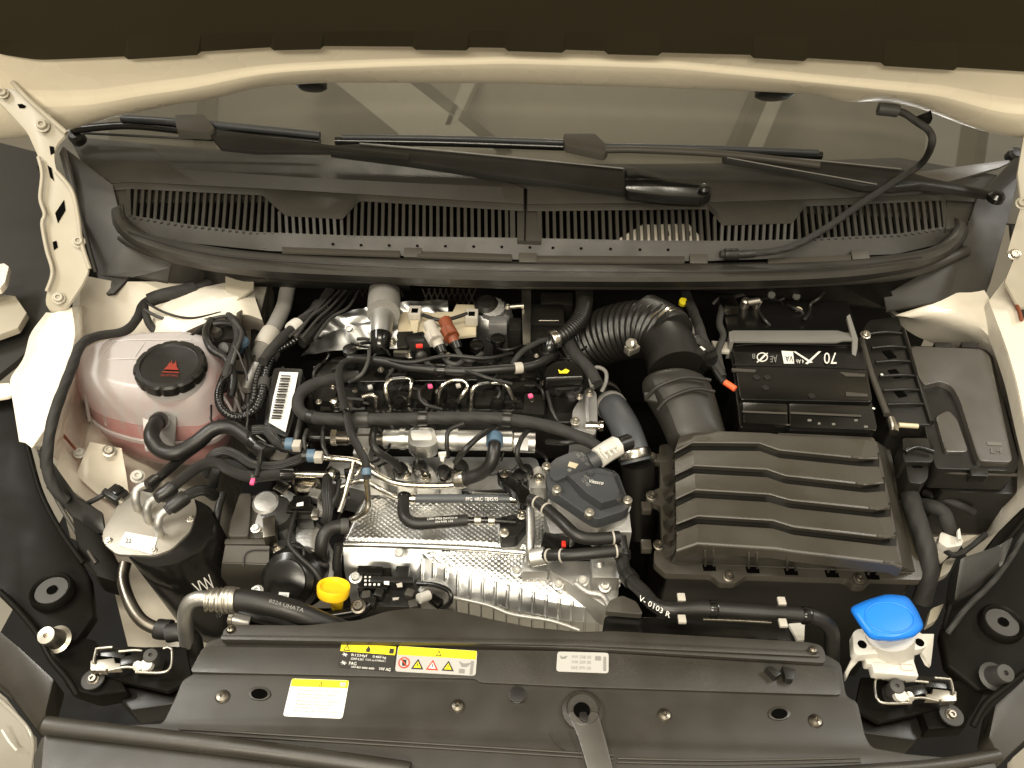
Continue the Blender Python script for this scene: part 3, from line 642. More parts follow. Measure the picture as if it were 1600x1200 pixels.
# black front end supports
def support(side):
    if side < 0:
        s = thing('front_end_support', 'glossy black front end support beside the left headlight', 'bracket', (60, 900, -.1))
        prism('plate', [(-60, 610, .0), (18, 615, -.0), (30, 640, -.01), (45, 700, -.03), (62, 760, -.04), (88, 810, -.05), (118, 860, -.06), (140, 900, -.07), (148, 960, -.08), (120, 1000, -.08), (90, 1010, -.075), (60, 985, -.07), (30, 950, -.06), (0, 925, -.055), (-60, 880, -.05)], .012, 'black_paint', s, bev=.004, seg=3)
        tube('flange', [(0, 925, -.048), (30, 955, -.052), (58, 990, -.06), (80, 1030, -.065), (105, 1060, -.07), (120, 1085, -.08)], 5, 'black_paint', s)
        tube('flange', [(26, 640, .0), (44, 700, -.02), (64, 770, -.03), (95, 830, -.045), (130, 880, -.06)], 4, 'black_paint', s)
        tube('flange', [(44, 640, -.005), (60, 700, -.03), (84, 770, -.042), (118, 830, -.055), (150, 880, -.07)], 3, 'plastic_grey', s)
        c = (82, 925, -.057); hole = (28, 845, -.052); stop = (73, 993, -.04); bz = (146, 1062, -.085)
        prism('corner', [(60, 985, -.075), (100, 985, -.08), (150, 1000, -.09), (200, 1080, -.1), (150, 1090, -.1), (105, 1075, -.09)], .02, 'black_paint', s, bev=.004)
        prism('gusset', [(110, 800, -.03), (165, 840, -.06), (185, 880, -.08), (182, 910, -.09), (150, 900, -.08), (120, 860, -.06)], .03, 'black_paint', s, bev=.004)
        prism('inner_fold', [(60, 690, -.0), (120, 775, -.03), (160, 800, -.05), (165, 835, -.07), (130, 830, -.06), (90, 780, -.04), (62, 730, -.02)], .004, 'plastic_black', s, bev=.001)
    else:
        s = thing('front_end_support', 'glossy black front end support beside the right headlight', 'bracket', (1560, 1000, -.1))
        prism('plate', [(1600, 790, -.03), (1560, 830, -.05), (1520, 880, -.06), (1490, 930, -.07), (1470, 990, -.08), (1480, 1040, -.085), (1530, 1080, -.085), (1570, 1075, -.08), (1620, 1030, -.06), (1680, 960, -.05), (1680, 800, -.02)], .012, 'black_paint', s, bev=.004, seg=3)
        tube('flange', [(1610, 800, -.02), (1570, 850, -.04), (1535, 890, -.05), (1490, 935, -.06), (1475, 985, -.07)], 4, 'black_paint', s)
        tube('flange', [(1610, 1045, -.055), (1570, 1075, -.06), (1540, 1100, -.07), (1520, 1135, -.08)], 5, 'black_paint', s)
        c = (1564, 975, -.066); hole = (1598, 940, -.06); stop = (1570, 1052, -.045); bz = (1486, 1118, -.085)
        prism('corner', [(1545, 1075, -.09), (1500, 1060, -.09), (1430, 1080, -.1), (1450, 1140, -.1), (1510, 1135, -.09)], .02, 'black_paint', s, bev=.004)
        prism('gusset', [(1500, 870, -.02), (1560, 850, -.01), (1590, 830, .0), (1570, 880, -.02), (1520, 930, -.05), (1490, 940, -.05)], .03, 'plastic_black', s, bev=.006)
    p = P(*c); k = mpp(p)
    lathe('mount_cup', p, (0, 0, 1), [(33 * k, -.002), (32 * k, .004), (29 * k, .0068), (26 * k, .005), (25 * k, .003), (.0005, .0028)], 'black_paint', s, 32)
    lathe('cup_floor', p + V((0, 0, .0030)), (0, 0, 1), [(24.5 * k, 0), (24 * k, .0006), (.0005, .0006)], 'panel_grey', s, 24)
    lathe('cup_hole', p + V((.001, 0, .0042)), (0, 0, 1), [(8 * k, 0), (8 * k, .0006), (.0005, .0007)], 'dark_cavity', s, 16)
    lathe('hole', hole, (0, 0, 1), [(.004, 0), (.004, .0007), (.0005, .0008)], 'dark_cavity', s, 14)
    p = P(*stop); k = mpp(p)
    lathe('rubber_stop', p, (0, -.35, .94), [(22 * k, -.022), (16 * k, -.02), (14 * k, -.012), (14 * k, .0), (13 * k, .002), (4 * k, .0025), (3.5 * k, -.002), (.0005, -.002)], 'zinc' if side < 0 else 'rubber_grey', s, 20)
    lathe('washer', bz, (0, 0, 1), [(.0115, 0), (.0115, .002), (.0005, .0022)], 'rubber_grey', s, 20)
    bolt((bz[0], bz[1] - 1, bz[2] + .002), 9, 'steel_dark', s)
support(-1); support(1)

# latch brackets
def latch(mir, label):
    X = (lambda x: x) if not mir else (lambda x: 1636 - x)
    dy = 0 if not mir else 48
    T = lambda l: [(X(x), y + dy) for x, y in l]
    g = thing('hood_striker_latch', label, 'latch', (X(235), 1045 + dy, -.1))
    prism('base', T([(140, 1012), (290, 1010), (300, 1060), (262, 1080), (170, 1060), (140, 1045)]), .006, 'black_paint', g, z=-.095, bev=.001)
    prism('tray', T([(141, 1032), (178, 1028), (180, 1036), (190, 1036), (188, 1044), (166, 1045), (165, 1048), (141, 1047)]), .008, 'zinc', g, z=-.07, bev=.001)
    for l in ([(146, 1036), (150, 1016), (154, 1013), (176, 1011)], [(212, 1050), (262, 1048), (268, 1014), (255, 1013)], [(170, 1047), (200, 1042), (230, 1050)], [(186, 1018), (210, 1016), (222, 1017)]):
        tube('wire', [(a, b, -.068) for a, b in T(l)], 2.2, 'zinc', g)
    p = P(X(237), 1030 + dy, -.072); k = mpp(p)
    lathe('rubber_plug', p, (.25 if not mir else -.25, -.2, 1), [(17 * k, -.015), (14 * k, -.006), (11 * k, .012), (10 * k, .014), (3 * k, .0145), (2.5 * k, .011), (.0005, .011)], 'rubber_grey', g, 20)
    box('pawl', (X(205), 1030 + dy, -.068), (.022, .010, .01), 'plastic_gloss', g, rot=12)
    lathe('rivet', (X(216), 1041 + dy, -.066), (0, -.3, 1), [(.005, -.004), (.005, .002), (.0005, .003)], 'zinc', g, 12)
    lathe('rivet', (X(230), 1039 + dy, -.066), (0, -.3, 1), [(.006, -.004), (.006, .003), (.0005, .004)], 'white_plastic', g, 12)
    box('spring_cover', (X(175), 1018 + dy, -.072), (.03, .012, .012), 'plastic_gloss', g, rot=-5)
    prism('carrier', T([(180, 1052), (300, 1052), (306, 1095), (205, 1110), (176, 1080)]), .03, 'plastic_black', g, z=-.115, bev=.003)
latch(False, 'zinc hood latch with rubber plug at the lower left'); latch(True, 'zinc hood latch with rubber plug at the lower right below the blue cap')

# headlight corners
hl = thing('headlight', 'left headlight corner at the lower left picture edge', 'headlight', (20, 1120, -.15))
prism('housing', [(-60, 960, -.06), (0, 985, -.06), (30, 1010, -.065), (85, 1060, -.07), (70, 1115, -.08), (55, 1140, -.1), (10, 1080, -.09), (-60, 1020, -.08)], .03, 'panel_grey', hl, bev=.004)
prism('lens', [(-60, 1030, -.085), (10, 1090, -.09), (52, 1145, -.1), (48, 1260, -.2), (-60, 1260, -.2)], .01, 'lens', hl, bev=.003)
tube('lens_rib', [(3, 1140, -.10), (14, 1158, -.107), (26, 1172, -.115)], 2, 'white_plastic', hl)
tube('lens_edge', [(-40, 1060, -.078), (20, 1112, -.088), (50, 1152, -.1), (48, 1200, -.13)], 3, 'lens', hl)
hl = thing('headlight', 'right headlight corner at the lower right picture edge', 'headlight', (1600, 1150, -.15))
prism('housing', [(1680, 1000, -.06), (1600, 1060, -.07), (1555, 1100, -.075), (1545, 1150, -.08), (1565, 1190, -.09), (1620, 1140, -.09), (1680, 1100, -.08)], .03, 'panel_grey', hl, bev=.004)
prism('lens', [(1680, 1110, -.09), (1620, 1150, -.095), (1580, 1185, -.1), (1590, 1300, -.2), (1680, 1300, -.2)], .01, 'lens', hl, bev=.003)

# ================================================================ front panel
ZP = -.03
fp = thing('lock_carrier_cover', 'wide dark grey plastic cover across the front with stickers', 'cover', (820, 1100, ZP - .05))
body = [(322, 1003), (345, 996), (900, 1003), (1290, 1022), (1314, 1036), (1322, 1088), (1340, 1096), (1352, 1150), (1362, 1168), (1420, 1178), (1556, 1190), (1562, 1240), (60, 1240), (68, 1150), (82, 1128), (160, 1134), (255, 1130), (276, 1085), (285, 1062), (311, 1048)]
prism('panel', rnd(body, 8, 3), .02, 'panel_grey', fp, z=ZP, bev=.003, seg=3)
rear = [(350, 982), (362, 976), (480, 977), (560, 969), (604, 955), (645, 950), (700, 952), (762, 966), (830, 980), (905, 987), (960, 986), (1262, 1003), (1284, 1008), (1290, 1022), (1290, 1036), (900, 1012), (600, 1004), (345, 1001)]
prism('rear_ledge', rnd(rear, 8, 3), .025, 'panel_grey', fp, z=ZP + .008, bev=.003, seg=3)
prism('rear_strip', rnd([(345, 992), (600, 996), (900, 1000), (1280, 1018), (1282, 1026), (900, 1008), (600, 1003), (345, 999)], 3, 2), .008, 'panel_grey', fp, z=ZP + .011, bev=.002)
# raised field that carries the stickers
prism('raised_field', rnd([(318, 1010), (900, 1017), (1308, 1042), (1316, 1086), (900, 1073), (862, 1071), (750, 1066), (742, 1060), (296, 1050)], 8, 3), .006, 'panel_grey', fp, z=ZP + .003, bev=.002, seg=3)
# ribs, screws, holes
for q in (0, 6): tube('rib', [(280, 1139 + q, ZP + .001), (620, 1159 + q, ZP + .001), (958, 1180 + q, ZP + .001)], 1.5, 'plastic_grey', fp, seg=8)
for q in (0, 6): tube('rib', [(965, 1185 + q, ZP + .001), (1130, 1188 + q, ZP + .001), (1345, 1184 + q, ZP + .001)], 1.5, 'plastic_grey', fp, seg=8)
ZR = ZP + .003
for x, y, z in [(348, 1089, ZP), (715, 1104, ZP), (1038, 1118, ZP), (1274, 1127, ZP), (361, 984, ZP + .008), (1270, 1016, ZP + .012)]:
    p = P(x, y, z); k = mpp(p); r = 11 * k if z == ZP else 7 * k
    lathe('screw', p, (0, 0, 1), [(r, -.001), (r, .0012), (r * .8, .0028), (r * .35, .0036), (r * .33, .0018), (.0003, .0018)], 'steel_dark', fp, 16)
for x, y, rx, ry in [(405, 1083, 18, 11), (1218, 1114, 18, 11), (808, 1085, 14, 14)]:
    a = [(x + rx * math.cos(t) , y + ry * math.sin(t)) for t in [i * math.pi / 10 for i in range(20)]]
    prism('hole_rim', a, .003, 'panel_grey', fp, z=ZP + .0016, bev=.001)
    b = [(x + rx * .72 * math.cos(t), y + 1 + ry * .72 * math.sin(t)) for t in [i * math.pi / 10 for i in range(20)]]
    prism('hole', b, .001, 'dark_cavity', fp, z=ZP + .0022, bev=0)
prism('bumper_seat', rnd([(800, 1073), (817, 1073), (821, 1082), (819, 1096), (798, 1096), (796, 1082)], 4, 2), .002, 'rubber', fp, z=ZP + .003, bev=.0008)
for q in ([(1196, 1042), (1206, 1040), (1222, 1052), (1212, 1058)], [(1222, 1040), (1244, 1046), (1240, 1062), (1228, 1060)]):
    prism('fin', q, .012, 'plastic_black', fp, z=ZP + .012, bev=.001)
# lever recess and release lever
lathe('boss', (910, 1112, ZP), (0, 0, 1), [(.0205, -.002), (.0195, .004), (.0155, .007), (.0145, .005), (.0005, .005)], 'panel_grey', fp, 28)
prism('lever_channel', rnd([(886, 1112), (934, 1112), (945, 1150), (968, 1240), (930, 1240), (903, 1150)], 6, 3), .006, 'fuse_grey', fp, z=ZP + .0065, bev=.003, seg=3)
lathe('lever_hole', (909, 1110, ZP + .0069), (0, 0, 1), [(.0078, 0), (.0078, .0006), (.0003, .0007)], 'dark_cavity', fp, 20)
prism('lever_tongue', rnd([(906, 1112), (916, 1112), (920, 1124), (914, 1128), (905, 1122)], 2, 2), .003, 'plastic_black', fp, z=ZP + .0095, bev=.001)
tube('arc_rib', [(860, 1146, ZP + .0005), (868, 1160, ZP + .0005), (882, 1172, ZP + .0005)], 1.5, 'panel_grey', fp, seg=6)
# rolled front lip and bumper top
gl = thing('bumper_trim', 'rolled dark plastic grille trim along the lower left edge', 'trim', (300, 1190, -.1))
tube('roll', [(72, 1133, ZP + .006), (120, 1139, ZP + .006), (250, 1154, ZP + .006), (400, 1172, ZP + .006), (598, 1199, ZP + .006), (640, 1206, ZP + .006)], 14, 'panel_grey', gl, seg=16)
prism('fascia', [(64, 1150, -.035), (250, 1172, -.035), (420, 1192, -.035), (640, 1222, -.035), (640, 1280, -.045), (50, 1280, -.06), (52, 1180, -.045)], .02, 'panel_grey', gl, bev=.003)
tube('crease', [(66, 1172, -.036), (200, 1182, -.036), (330, 1196, -.037), (420, 1210, -.038)], 2, 'panel_grey', gl, seg=6)
gl2 = thing('bumper_trim', 'dark plastic grille trim along the lower right edge', 'trim', (1450, 1195, -.1))
tube('roll', [(960, 1215, ZP), (1200, 1212, ZP), (1380, 1203, ZP), (1480, 1194, ZP), (1560, 1180, ZP)], 10, 'panel_grey', gl2, seg=16)

# ---- stickers on the panel
def sticker(label, quad, m, z, name='warning_sticker'):
    g = thing(name, label, 'sticker', ((quad[0][0] + quad[2][0]) / 2, (quad[0][1] + quad[2][1]) / 2, z))
    prism('backing', rnd(quad, 5, 3), .0004, m, g, z=z + .0006, bev=0)
    return g
def sub(quad, u0, v0, u1, v1):
    tl, tr, br, bl = quad     # order in all sticker quads
    def f(u, v): return tuple((tl[i] * (1 - u) + tr[i] * u) * (1 - v) + (bl[i] * (1 - u) + br[i] * u) * v for i in (0, 1))
    return [f(u0, v0), f(u1, v0), f(u1, v1), f(u0, v1)], f
def stext(s, quad, u0, v0, u1, v1, z, m, g):
    q, f = sub(quad, u0, v0, u1, v1); text(s, [q[3], q[2], q[1], q[0]], z, m, g, lift=.0)
def tri(quad, uc, vc, du, dv, z, g, m1, m2, name='warning_triangle'):
    _, f = sub(quad, 0, 0, 1, 1)
    decal(name, [f(uc, vc - dv), f(uc + du, vc + dv), f(uc - du, vc + dv)], z, m1, g)
    k = .62; decal('triangle_field', [f(uc, vc - dv * .5), f(uc + du * k, vc + dv * .72), f(uc - du * k, vc + dv * .72)], z + .0003, m2, g)
    decal('mark', [f(uc - du * .08, vc - dv * .15), f(uc + du * .08, vc - dv * .15), f(uc + du * .06, vc + dv * .5), f(uc - du * .06, vc + dv * .5)], z + .0005, 'black_print' if m1 != 'black_print' or m2 != 'black_print' else m2, g)
z = ZR + .0008
q1 = [(533, 1004), (620, 1010), (614, 1050), (527, 1042)]
s = sticker('black and yellow refrigerant sticker with R1234yf lettering', q1, 'black_print', ZR)
a, _ = sub(q1, .01, .01, .99, .34); decal('yellow_band', a, z, 'yellow_print', s)
tri(q1, .12, .18, .06, .13, z + .0004, s, 'black_print', 'yellow_print'); 
_, f1 = sub(q1, 0, 0, 1, 1)
decal('flame', [f1(.5, .06), f1(.54, .18), f1(.53, .30), f1(.47, .30), f1(.46, .2)], z + .0004, 'black_print', s)
decal('book_icon', [f1(.88, .10), f1(.96, .10), f1(.96, .29), f1(.88, .29)], z + .0004, 'black_print', s)
stext('R1234yf', q1, .22, .41, .50, .54, z, 'white_print', s); stext('0.460 kg', q1, .60, .41, .84, .54, z, 'white_print', s)
stext('GWP 0.501', q1, .22, .57, .44, .66, z, 'white_print', s); stext('CO2 eq 0.00023 t', q1, .48, .57, .84, .66, z, 'white_print', s)
stext('PAG', q1, .2, .74, .33, .87, z, 'white_print', s); stext('1K0 820 6000 4000', q1, .25, .9, .66, .98, z, 'white_print', s); stext('VW AG', q1, .74, .86, .95, .98, z, 'white_print', s)
for v in (.46, .8):
    for a in range(3):
        t = a * math.pi / 3; decal('snowflake', [f1(.1 + .05 * math.cos(t) + .008 * math.sin(t), v + .08 * math.sin(t)), f1(.1 - .05 * math.cos(t) + .008 * math.sin(t), v - .08 * math.sin(t)), f1(.1 - .05 * math.cos(t) - .008 * math.sin(t), v - .08 * math.sin(t) + .02), f1(.1 + .05 * math.cos(t) - .008 * math.sin(t), v + .08 * math.sin(t) + .02)], z + .0002 * a, 'white_print', s)
q2 = [(622, 1009), (746, 1017), (743, 1056), (617, 1049)]
s = sticker('silver sticker with yellow band and a row of warning symbols', q2, 'sticker_silver', ZR)
a, _ = sub(q2, .01, .01, .99, .34); decal('yellow_band', a, z, 'yellow_print', s)
tri(q2, .52, .18, .035, .12, z + .0004, s, 'black_print', 'yellow_print')
_, f2 = sub(q2, 0, 0, 1, 1)
for uc, m1, m2 in ((.27, 'black_print', 'yellow_print'), (.455, 'red_print', 'sticker_white'), (.65, 'black_print', 'yellow_print')): tri(q2, uc, .66, .075, .2, z, s, m1, m2)
c1 = [f2(.10 + .072 * math.cos(t), .64 + .22 * math.sin(t)) for t in [i * math.pi / 10 for i in range(20)]]; decal('prohibition_ring', c1, z, 'red_print', s)
c1 = [f2(.10 + .056 * math.cos(t), .64 + .17 * math.sin(t)) for t in [i * math.pi / 10 for i in range(20)]]; decal('ring_field', c1, z + .0003, 'sticker_silver', s)
decal('hand', [f2(.075, .52), f2(.125, .52), f2(.13, .76), f2(.08, .76)], z + .0005, 'black_print', s)
decal('slash', [f2(.05, .5), f2(.06, .48), f2(.15, .78), f2(.14, .8)], z + .0007, 'red_print', s)
decal('oil_can', [f2(.78, .46), f2(.84, .54), f2(.93, .5), f2(.88, .66), f2(.82, .66)], z, 'grey_print', s); decal('book_icon', [f2(.79, .76), f2(.86, .76), f2(.86, .92), f2(.79, .92)], z, 'grey_print', s)
decal('side_note', [f2(.93, .42), f2(.965, .42), f2(.96, .95), f2(.925, .95)], z, 'grey_print', s)
q3 = [(456, 1060), (546, 1063), (535, 1123), (442, 1119)]
s = sticker('white sticker with yellow header left of the panel centre', q3, 'sticker_white', ZP); z3 = ZP + .0008
a, _ = sub(q3, .01, .01, .99, .2); decal('yellow_band', a, z3, 'yellow_print', s); tri(q3, .52, .11, .035, .07, z3 + .0004, s, 'black_print', 'yellow_print')
_, f3 = sub(q3, 0, 0, 1, 1)
decal('book_icon', [f3(.85, .06), f3(.95, .06), f3(.95, .16), f3(.85, .16)], z3 + .0003, 'sticker_silver', s)
for i in range(7):
    for (u0, u1) in ((.16, .9),): stext(['Achtung Motor heiss', 'Attention moteur chaud', 'Caution engine hot', 'Atencion motor caliente', 'Attenzione motore caldo', 'Varning het motor', 'Pas op motor heet'][i], q3, u0, .28 + i * .09, u1 - .1 * (i % 3), .33 + i * .09, z3, 'strap_grey', s)
q4 = [(871, 1018), (951, 1020), (951, 1052), (869, 1049)]
s = sticker('small silver oil grade sticker right of centre', q4, 'sticker_silver', ZR)
stext('VW 508 00', q4, .28, .16, .66, .32, z, 'grey_print', s); stext('VW 509 00', q4, .28, .42, .66, .58, z, 'grey_print', s); stext('SAE 0W-20', q4, .28, .7, .66, .86, z, 'grey_print', s)
_, f4 = sub(q4, 0, 0, 1, 1); decal('oil_can', [f4(.05, .18), f4(.1, .26), f4(.2, .2), f4(.16, .34), f4(.08, .34)], z, 'grey_print', s); decal('book_icon', [f4(.74, .18), f4(.85, .18), f4(.85, .38), f4(.74, .38)], z, 'grey_print', s); decal('side_note', [f4(.9, .2), f4(.95, .2), f4(.95, .88), f4(.9, .88)], z, 'grey_print', s)

# ================================================================ coolant tank
ct = thing('coolant_tank', 'translucent coolant expansion tank with reddish fluid and black cap', 'tank', V((-.465, .04, -.15)))
plan = [(-.603, .032), (-.590, .070), (-.535, .098), (-.45, .108), (-.415, .094), (-.394, .055), (-.388, .0), (-.404, -.032), (-.49, -.036), (-.56, -.012)]
def ringp(s, z, n=6, dx=0, dy=0):
    c = V((-.49, .036)); pl = [(c.x + (x - c.x) * s + dx, c.y + (y - c.y) * s + dy) for x, y in plan]
    return [V((x, y, z)) for x, y in rnd(pl, .034, n)]
rings('shell', [ringp(.74, .004), ringp(.82, .003), ringp(.90, -.003), ringp(.96, -.016), ringp(.985, -.036), ringp(.995, -.0565)], 'tank', ct, True, False, smooth=60)
rings('lower_shell', [ringp(.995, -.057), ringp(1.0, -.078), ringp(1.0, -.09), ringp(.98, -.11), ringp(.88, -.14), ringp(.7, -.15)], 'tank_low', ct, False, True, smooth=60)
rings('coolant', [ringp(.945, -.066), ringp(.965, -.094), ringp(.94, -.11), ringp(.84, -.137), ringp(.66, -.146)], 'liquid', ct, smooth=60)
rings('seam_flange', [ringp(1.005, -.083), ringp(1.045, -.084), ringp(1.045, -.090), ringp(1.005, -.091)], 'tank', ct, False, False)
for x, y0, y1 in [(-.545, .085, -.0), (-.50, .1, -.012), (-.455, .1, -.018)]:
    tube('rib', [V((x, y0 * .86, .0015)), V((x - .004, (y0 + y1) / 2, .0045)), V((x - .006, y1 + .012, -.001))], 1.6, 'tank', ct, seg=8)
for y_ in (.07, .03): tube('rib', [V((-.575, y_ - .004, -.006)), V((-.53, y_, .0045)), V((-.44, y_ + .004, .0045))], 1.6, 'tank', ct, seg=8)
for i in range(5):
    x = -.575 + i * .026; tube('rib', [V((x + .016, .016 - i * .007, -.006)), V((x + .006, .004 - i * .008, -.03)), V((x, -.006 - i * .0075, -.076))], 2.6, 'tank', ct, seg=8)
for i in range(3):
    y = .035 - i * .022; tube('rib', [V((-.382, y, -.014)), V((-.373, y - .004, -.04)), V((-.370, y - .006, -.078))], 2.2, 'tank', ct, seg=8)
cp = P(268, 577, .012); k = mpp(cp); ax = V((.04, -.08, 1))
lathe('filler_neck', cp - V((0, 0, .012)), ax, [(50 * k, -.004), (50 * k, .008), (.001, .009)], 'tank', ct, 24)
cap = lathe('cap', cp, ax, [(52 * k, -.006), (54 * k, -.003), (54 * k, .008), (51 * k, .011), (44 * k, .0115), (42 * k, .009), (40 * k, .0085), (.0005, .0085)], 'plastic_black', ct, 72, rfun=lambda i, t: 1 - (.045 if i < 4 and math.cos(12 * t) > .75 else 0))
cz = cp.z + .0092
def cq(l): return [(x, y) for x, y in l]
decal('warning_symbol', cq([(262, 571), (256, 577), (279, 578), (273, 567), (268, 570), (265, 566)]), cz, 'cap_red', cap); decal('warning_symbol', cq([(254, 580), (279, 581), (280, 582.5), (253, 581.5)]), cz, 'cap_red', cap)
text('ACHTUNG', [(251, 588), (278, 589), (278, 585.5), (251, 584.5)], cz, 'cap_red', cap)
decal('steam_mark', cq([(266, 571), (268, 562), (270, 571)]), cz + .0003, 'cap_red', cap); decal('steam_mark', cq([(272, 571), (275, 563), (276, 573)]), cz + .0003, 'cap_red', cap)
# outlet recess
prism('outlet_frame', [P(x, y, zz) for x, y, zz in [(224, 642, -.035), (282, 640, -.035), (276, 655, -.045), (234, 658, -.045)]], .005, 'tank', ct, bev=.001)
prism('outlet_frame', [P(x, y, zz) for x, y, zz in [(222, 650, -.04), (234, 656, -.045), (233, 700, -.075), (226, 702, -.075)]], .005, 'tank', ct, bev=.001)
prism('outlet_face', [P(x, y, zz) for x, y, zz in [(232, 648, -.034), (276, 645, -.034), (272, 700, -.075), (234, 702, -.075)]], .003, 'grey_sleeve', ct, bev=.001)
lathe('outlet_spout', P(250, 660, -.04), (0, -.8, .6), [(.010, -.01), (.010, .014), (.001, .015)], 'tank', ct, 16)
hose('coolant_hose', 'black hose curling out of the coolant tank outlet', 'hose', [(250, 655, -.03), (240, 668, -.02), (237, 685, -.02), (250, 703, -.028), (275, 708, -.03), (305, 692, -.028), (335, 670, -.02), (362, 668, -.02), (388, 684, -.025), (412, 702, -.03)], 13.5, 'rubber', clamps=((.03, 8, 2, 'plastic_black'), (.97, 16, 3, 'plastic_gloss', 'coupling')))
hose('coolant_hose', 'thin black hose running down past the tank to the filter', 'hose', [(345, 660, -.04), (318, 690, -.04), (285, 715, -.045), (258, 738, -.04), (228, 763, -.03)], 8.5, 'ribbed_rubber', clamps=((.93, 12, 3, 'plastic_black', 'coupling'),))

# ================================================================ left wiring
hose('wiring_loom', 'thick black taped loom along the left inner fender', 'cable', [(330, 440, -.0), (300, 452, .0), (262, 460, .005), (236, 468, .0), (222, 478, .0), (214, 498, .0), (195, 517, .005), (150, 526, .02), (126, 540, .036), (112, 575, .042), (98, 610, .042), (84, 650, .038), (76, 690, .022), (74, 730, .0), (86, 765, -.02), (104, 783, -.035)], 8.5, 'tape', lump=.06, clamps=((.12, 40, 5, 'tape', 'tape_wrap'),))
hose('wiring_loom', 'short black loom dropping behind the coolant tank', 'cable', [(226, 474, .0), (228, 492, .0), (236, 510, -.01), (252, 524, -.02), (280, 530, -.03)], 6.5, 'tape', lump=.05)
hose('wire', 'thin grey wire arching above the coolant tank', 'cable', [(226, 484, .006), (250, 496, .005), (285, 503, .0), (320, 500, .0), (350, 494, .0), (372, 498, -.01)], 3, 'rubber_grey')
hose('wire', 'second thin wire crossing the strut tower bead', 'cable', [(230, 474, .012), (262, 490, .016), (300, 497, .006), (345, 488, .0)], 2.2, 'rubber')
hose('wire', 'thin black wire bending to a connector beside the filter', 'cable', [(76, 760, -.05), (100, 784, -.055), (125, 790, -.05), (150, 780, -.04), (166, 770, -.035)], 4.5, 'rubber')
cn = thing('wire_connector', 'small black plug in front of the fuel filter plate', 'connector', (180, 770, -.04)); box('body', (180, 768, -.028), (.022, .018, .014), 'plastic_black', cn, rot=-30); box('latch', (183, 764, -.024), (.010, .012, .006), 'plastic_gloss', cn, rot=-30); lathe('boot', (166, 770, -.036), (-.6, .0, .5), [(.004, -.006), (.005, .004), (.001, .005)], 'rubber', cn, 10)
# corrugated conduits right of the tank
hose('corrugated_conduit', 'black corrugated conduit looping beside the coolant tank', 'conduit', [(520, 492, .0), (488, 515, .0), (455, 536, .0), (430, 552, .0), (417, 580, .0), (408, 620, .0), (396, 642, -.0), (370, 652, .0), (348, 640, .0), (342, 618, .0), (350, 590, -.01), (362, 565, -.01)], 7, 'plastic_gloss', corr=6, amp=.13, clamps=((.45, 9, 2, 'rubber_grey', 'clip'), (.30, 7, 2, 'tape', 'tape_wrap')))
hose('corrugated_conduit', 'second corrugated conduit running close beside the first', 'conduit', [(510, 480, -.01), (470, 512, -.01), (440, 535, -.01), (418, 556, -.01), (402, 590, -.01), (396, 625, -.015), (380, 640, -.02)], 6, 'plastic_black', corr=6, amp=.12)
for i, (pts, r, m, lb) in enumerate([
    ([(330, 500, .0), (322, 520, .01), (330, 545, .01), (352, 560, .0), (365, 590, -.01), (360, 620, -.02)], 7, 'rubber', 'bent black hose hugging the right shoulder of the tank'),
    ([(352, 490, -.01), (368, 505, .0), (372, 530, .0), (362, 560, -.0), (352, 590, -.01), (347, 612, -.02)], 8, 'tape', 'taped cable bundle behind the corrugated loop'),
    ([(300, 527, .0), (320, 512, .0), (345, 505, .0), (375, 512, -.01), (385, 545, -.02), (392, 580, -.03), (385, 640, -.05)], 6, 'rubber', 'black cable passing over the tank shoulder into the gap'),
    ([(395, 470, -.08), (400, 520, -.08), (394, 570, -.08), (385, 620, -.09), (392, 660, -.09)], 9, 'tape', 'taped loom low in the gap right of the tank'),
    ([(365, 500, .006), (378, 520, .008), (370, 545, .008), (362, 570, .0)], 4, 'rubber_grey', 'thin grey cable bowed over the black bundle')]):
    hose('cable', lb, 'cable', pts, r, m, lump=.04)
vb = thing('vacuum_valve', 'dark valve block with blue cap behind the coolant tank', 'valve', (355, 530, -.05))
box('body', (352, 520, -.01), (.035, .03, .04), 'plastic_black', vb, rot=15); box('bracket', (330, 512, .0), (.028, .012, .03), 'plastic_grey', vb, rot=-30); lathe('port', (378, 533, -.005), (.4, -.3, .8), [(.010, -.02), (.010, .0), (.007, .004), (.001, .005)], 'blue_clip', vb, 14); box('arm', (372, 500, -.005), (.008, .05, .006), 'steel_dark', vb, rot=10)
lathe('port', (350, 545, .0), (-.3, -.6, .6), [(.009, -.02), (.009, .002), (.006, .004), (.001, .005)], 'rubber_grey', vb, 14)
# grey pipe at the rear left
hose('coolant_pipe', 'pale grey sleeved pipe rising to the firewall on the left', 'pipe', [(395, 600, -.08), (400, 570, -.06), (412, 540, -.04), (428, 512, -.035), (443, 480, -.03), (449, 452, -.02), (456, 430, -.01)], 14, 'grey_sleeve', clamps=((.36, 15, 3, 'connector_grey', 'clamp'),))
hose('coolant_pipe', 'silver pipe end between conduits right of the tank', 'pipe', [(384, 610, -.03), (392, 590, -.025), (402, 570, -.02)], 9, 'alu_matt')
hose('wiring_loom', 'black loom with white clip sloping towards the firewall', 'cable', [(520, 445, -.02), (505, 470, -.01), (480, 495, .0), (452, 518, .006), (430, 540, .01), (410, 565, .012)], 9, 'tape', lump=.08, clamps=((.62, 9, 4, 'white_plastic', 'clip'),))
hose('wiring_loom', 'black loom with silver wrap behind the aluminium shield', 'cable', [(545, 445, -.03), (530, 475, -.02), (510, 500, -.01), (490, 520, -.0), (470, 535, .0)], 11, 'rubber', lump=.10, clamps=((.5, 20, 2, 'plastic_gloss', 'tape_wrap'),))
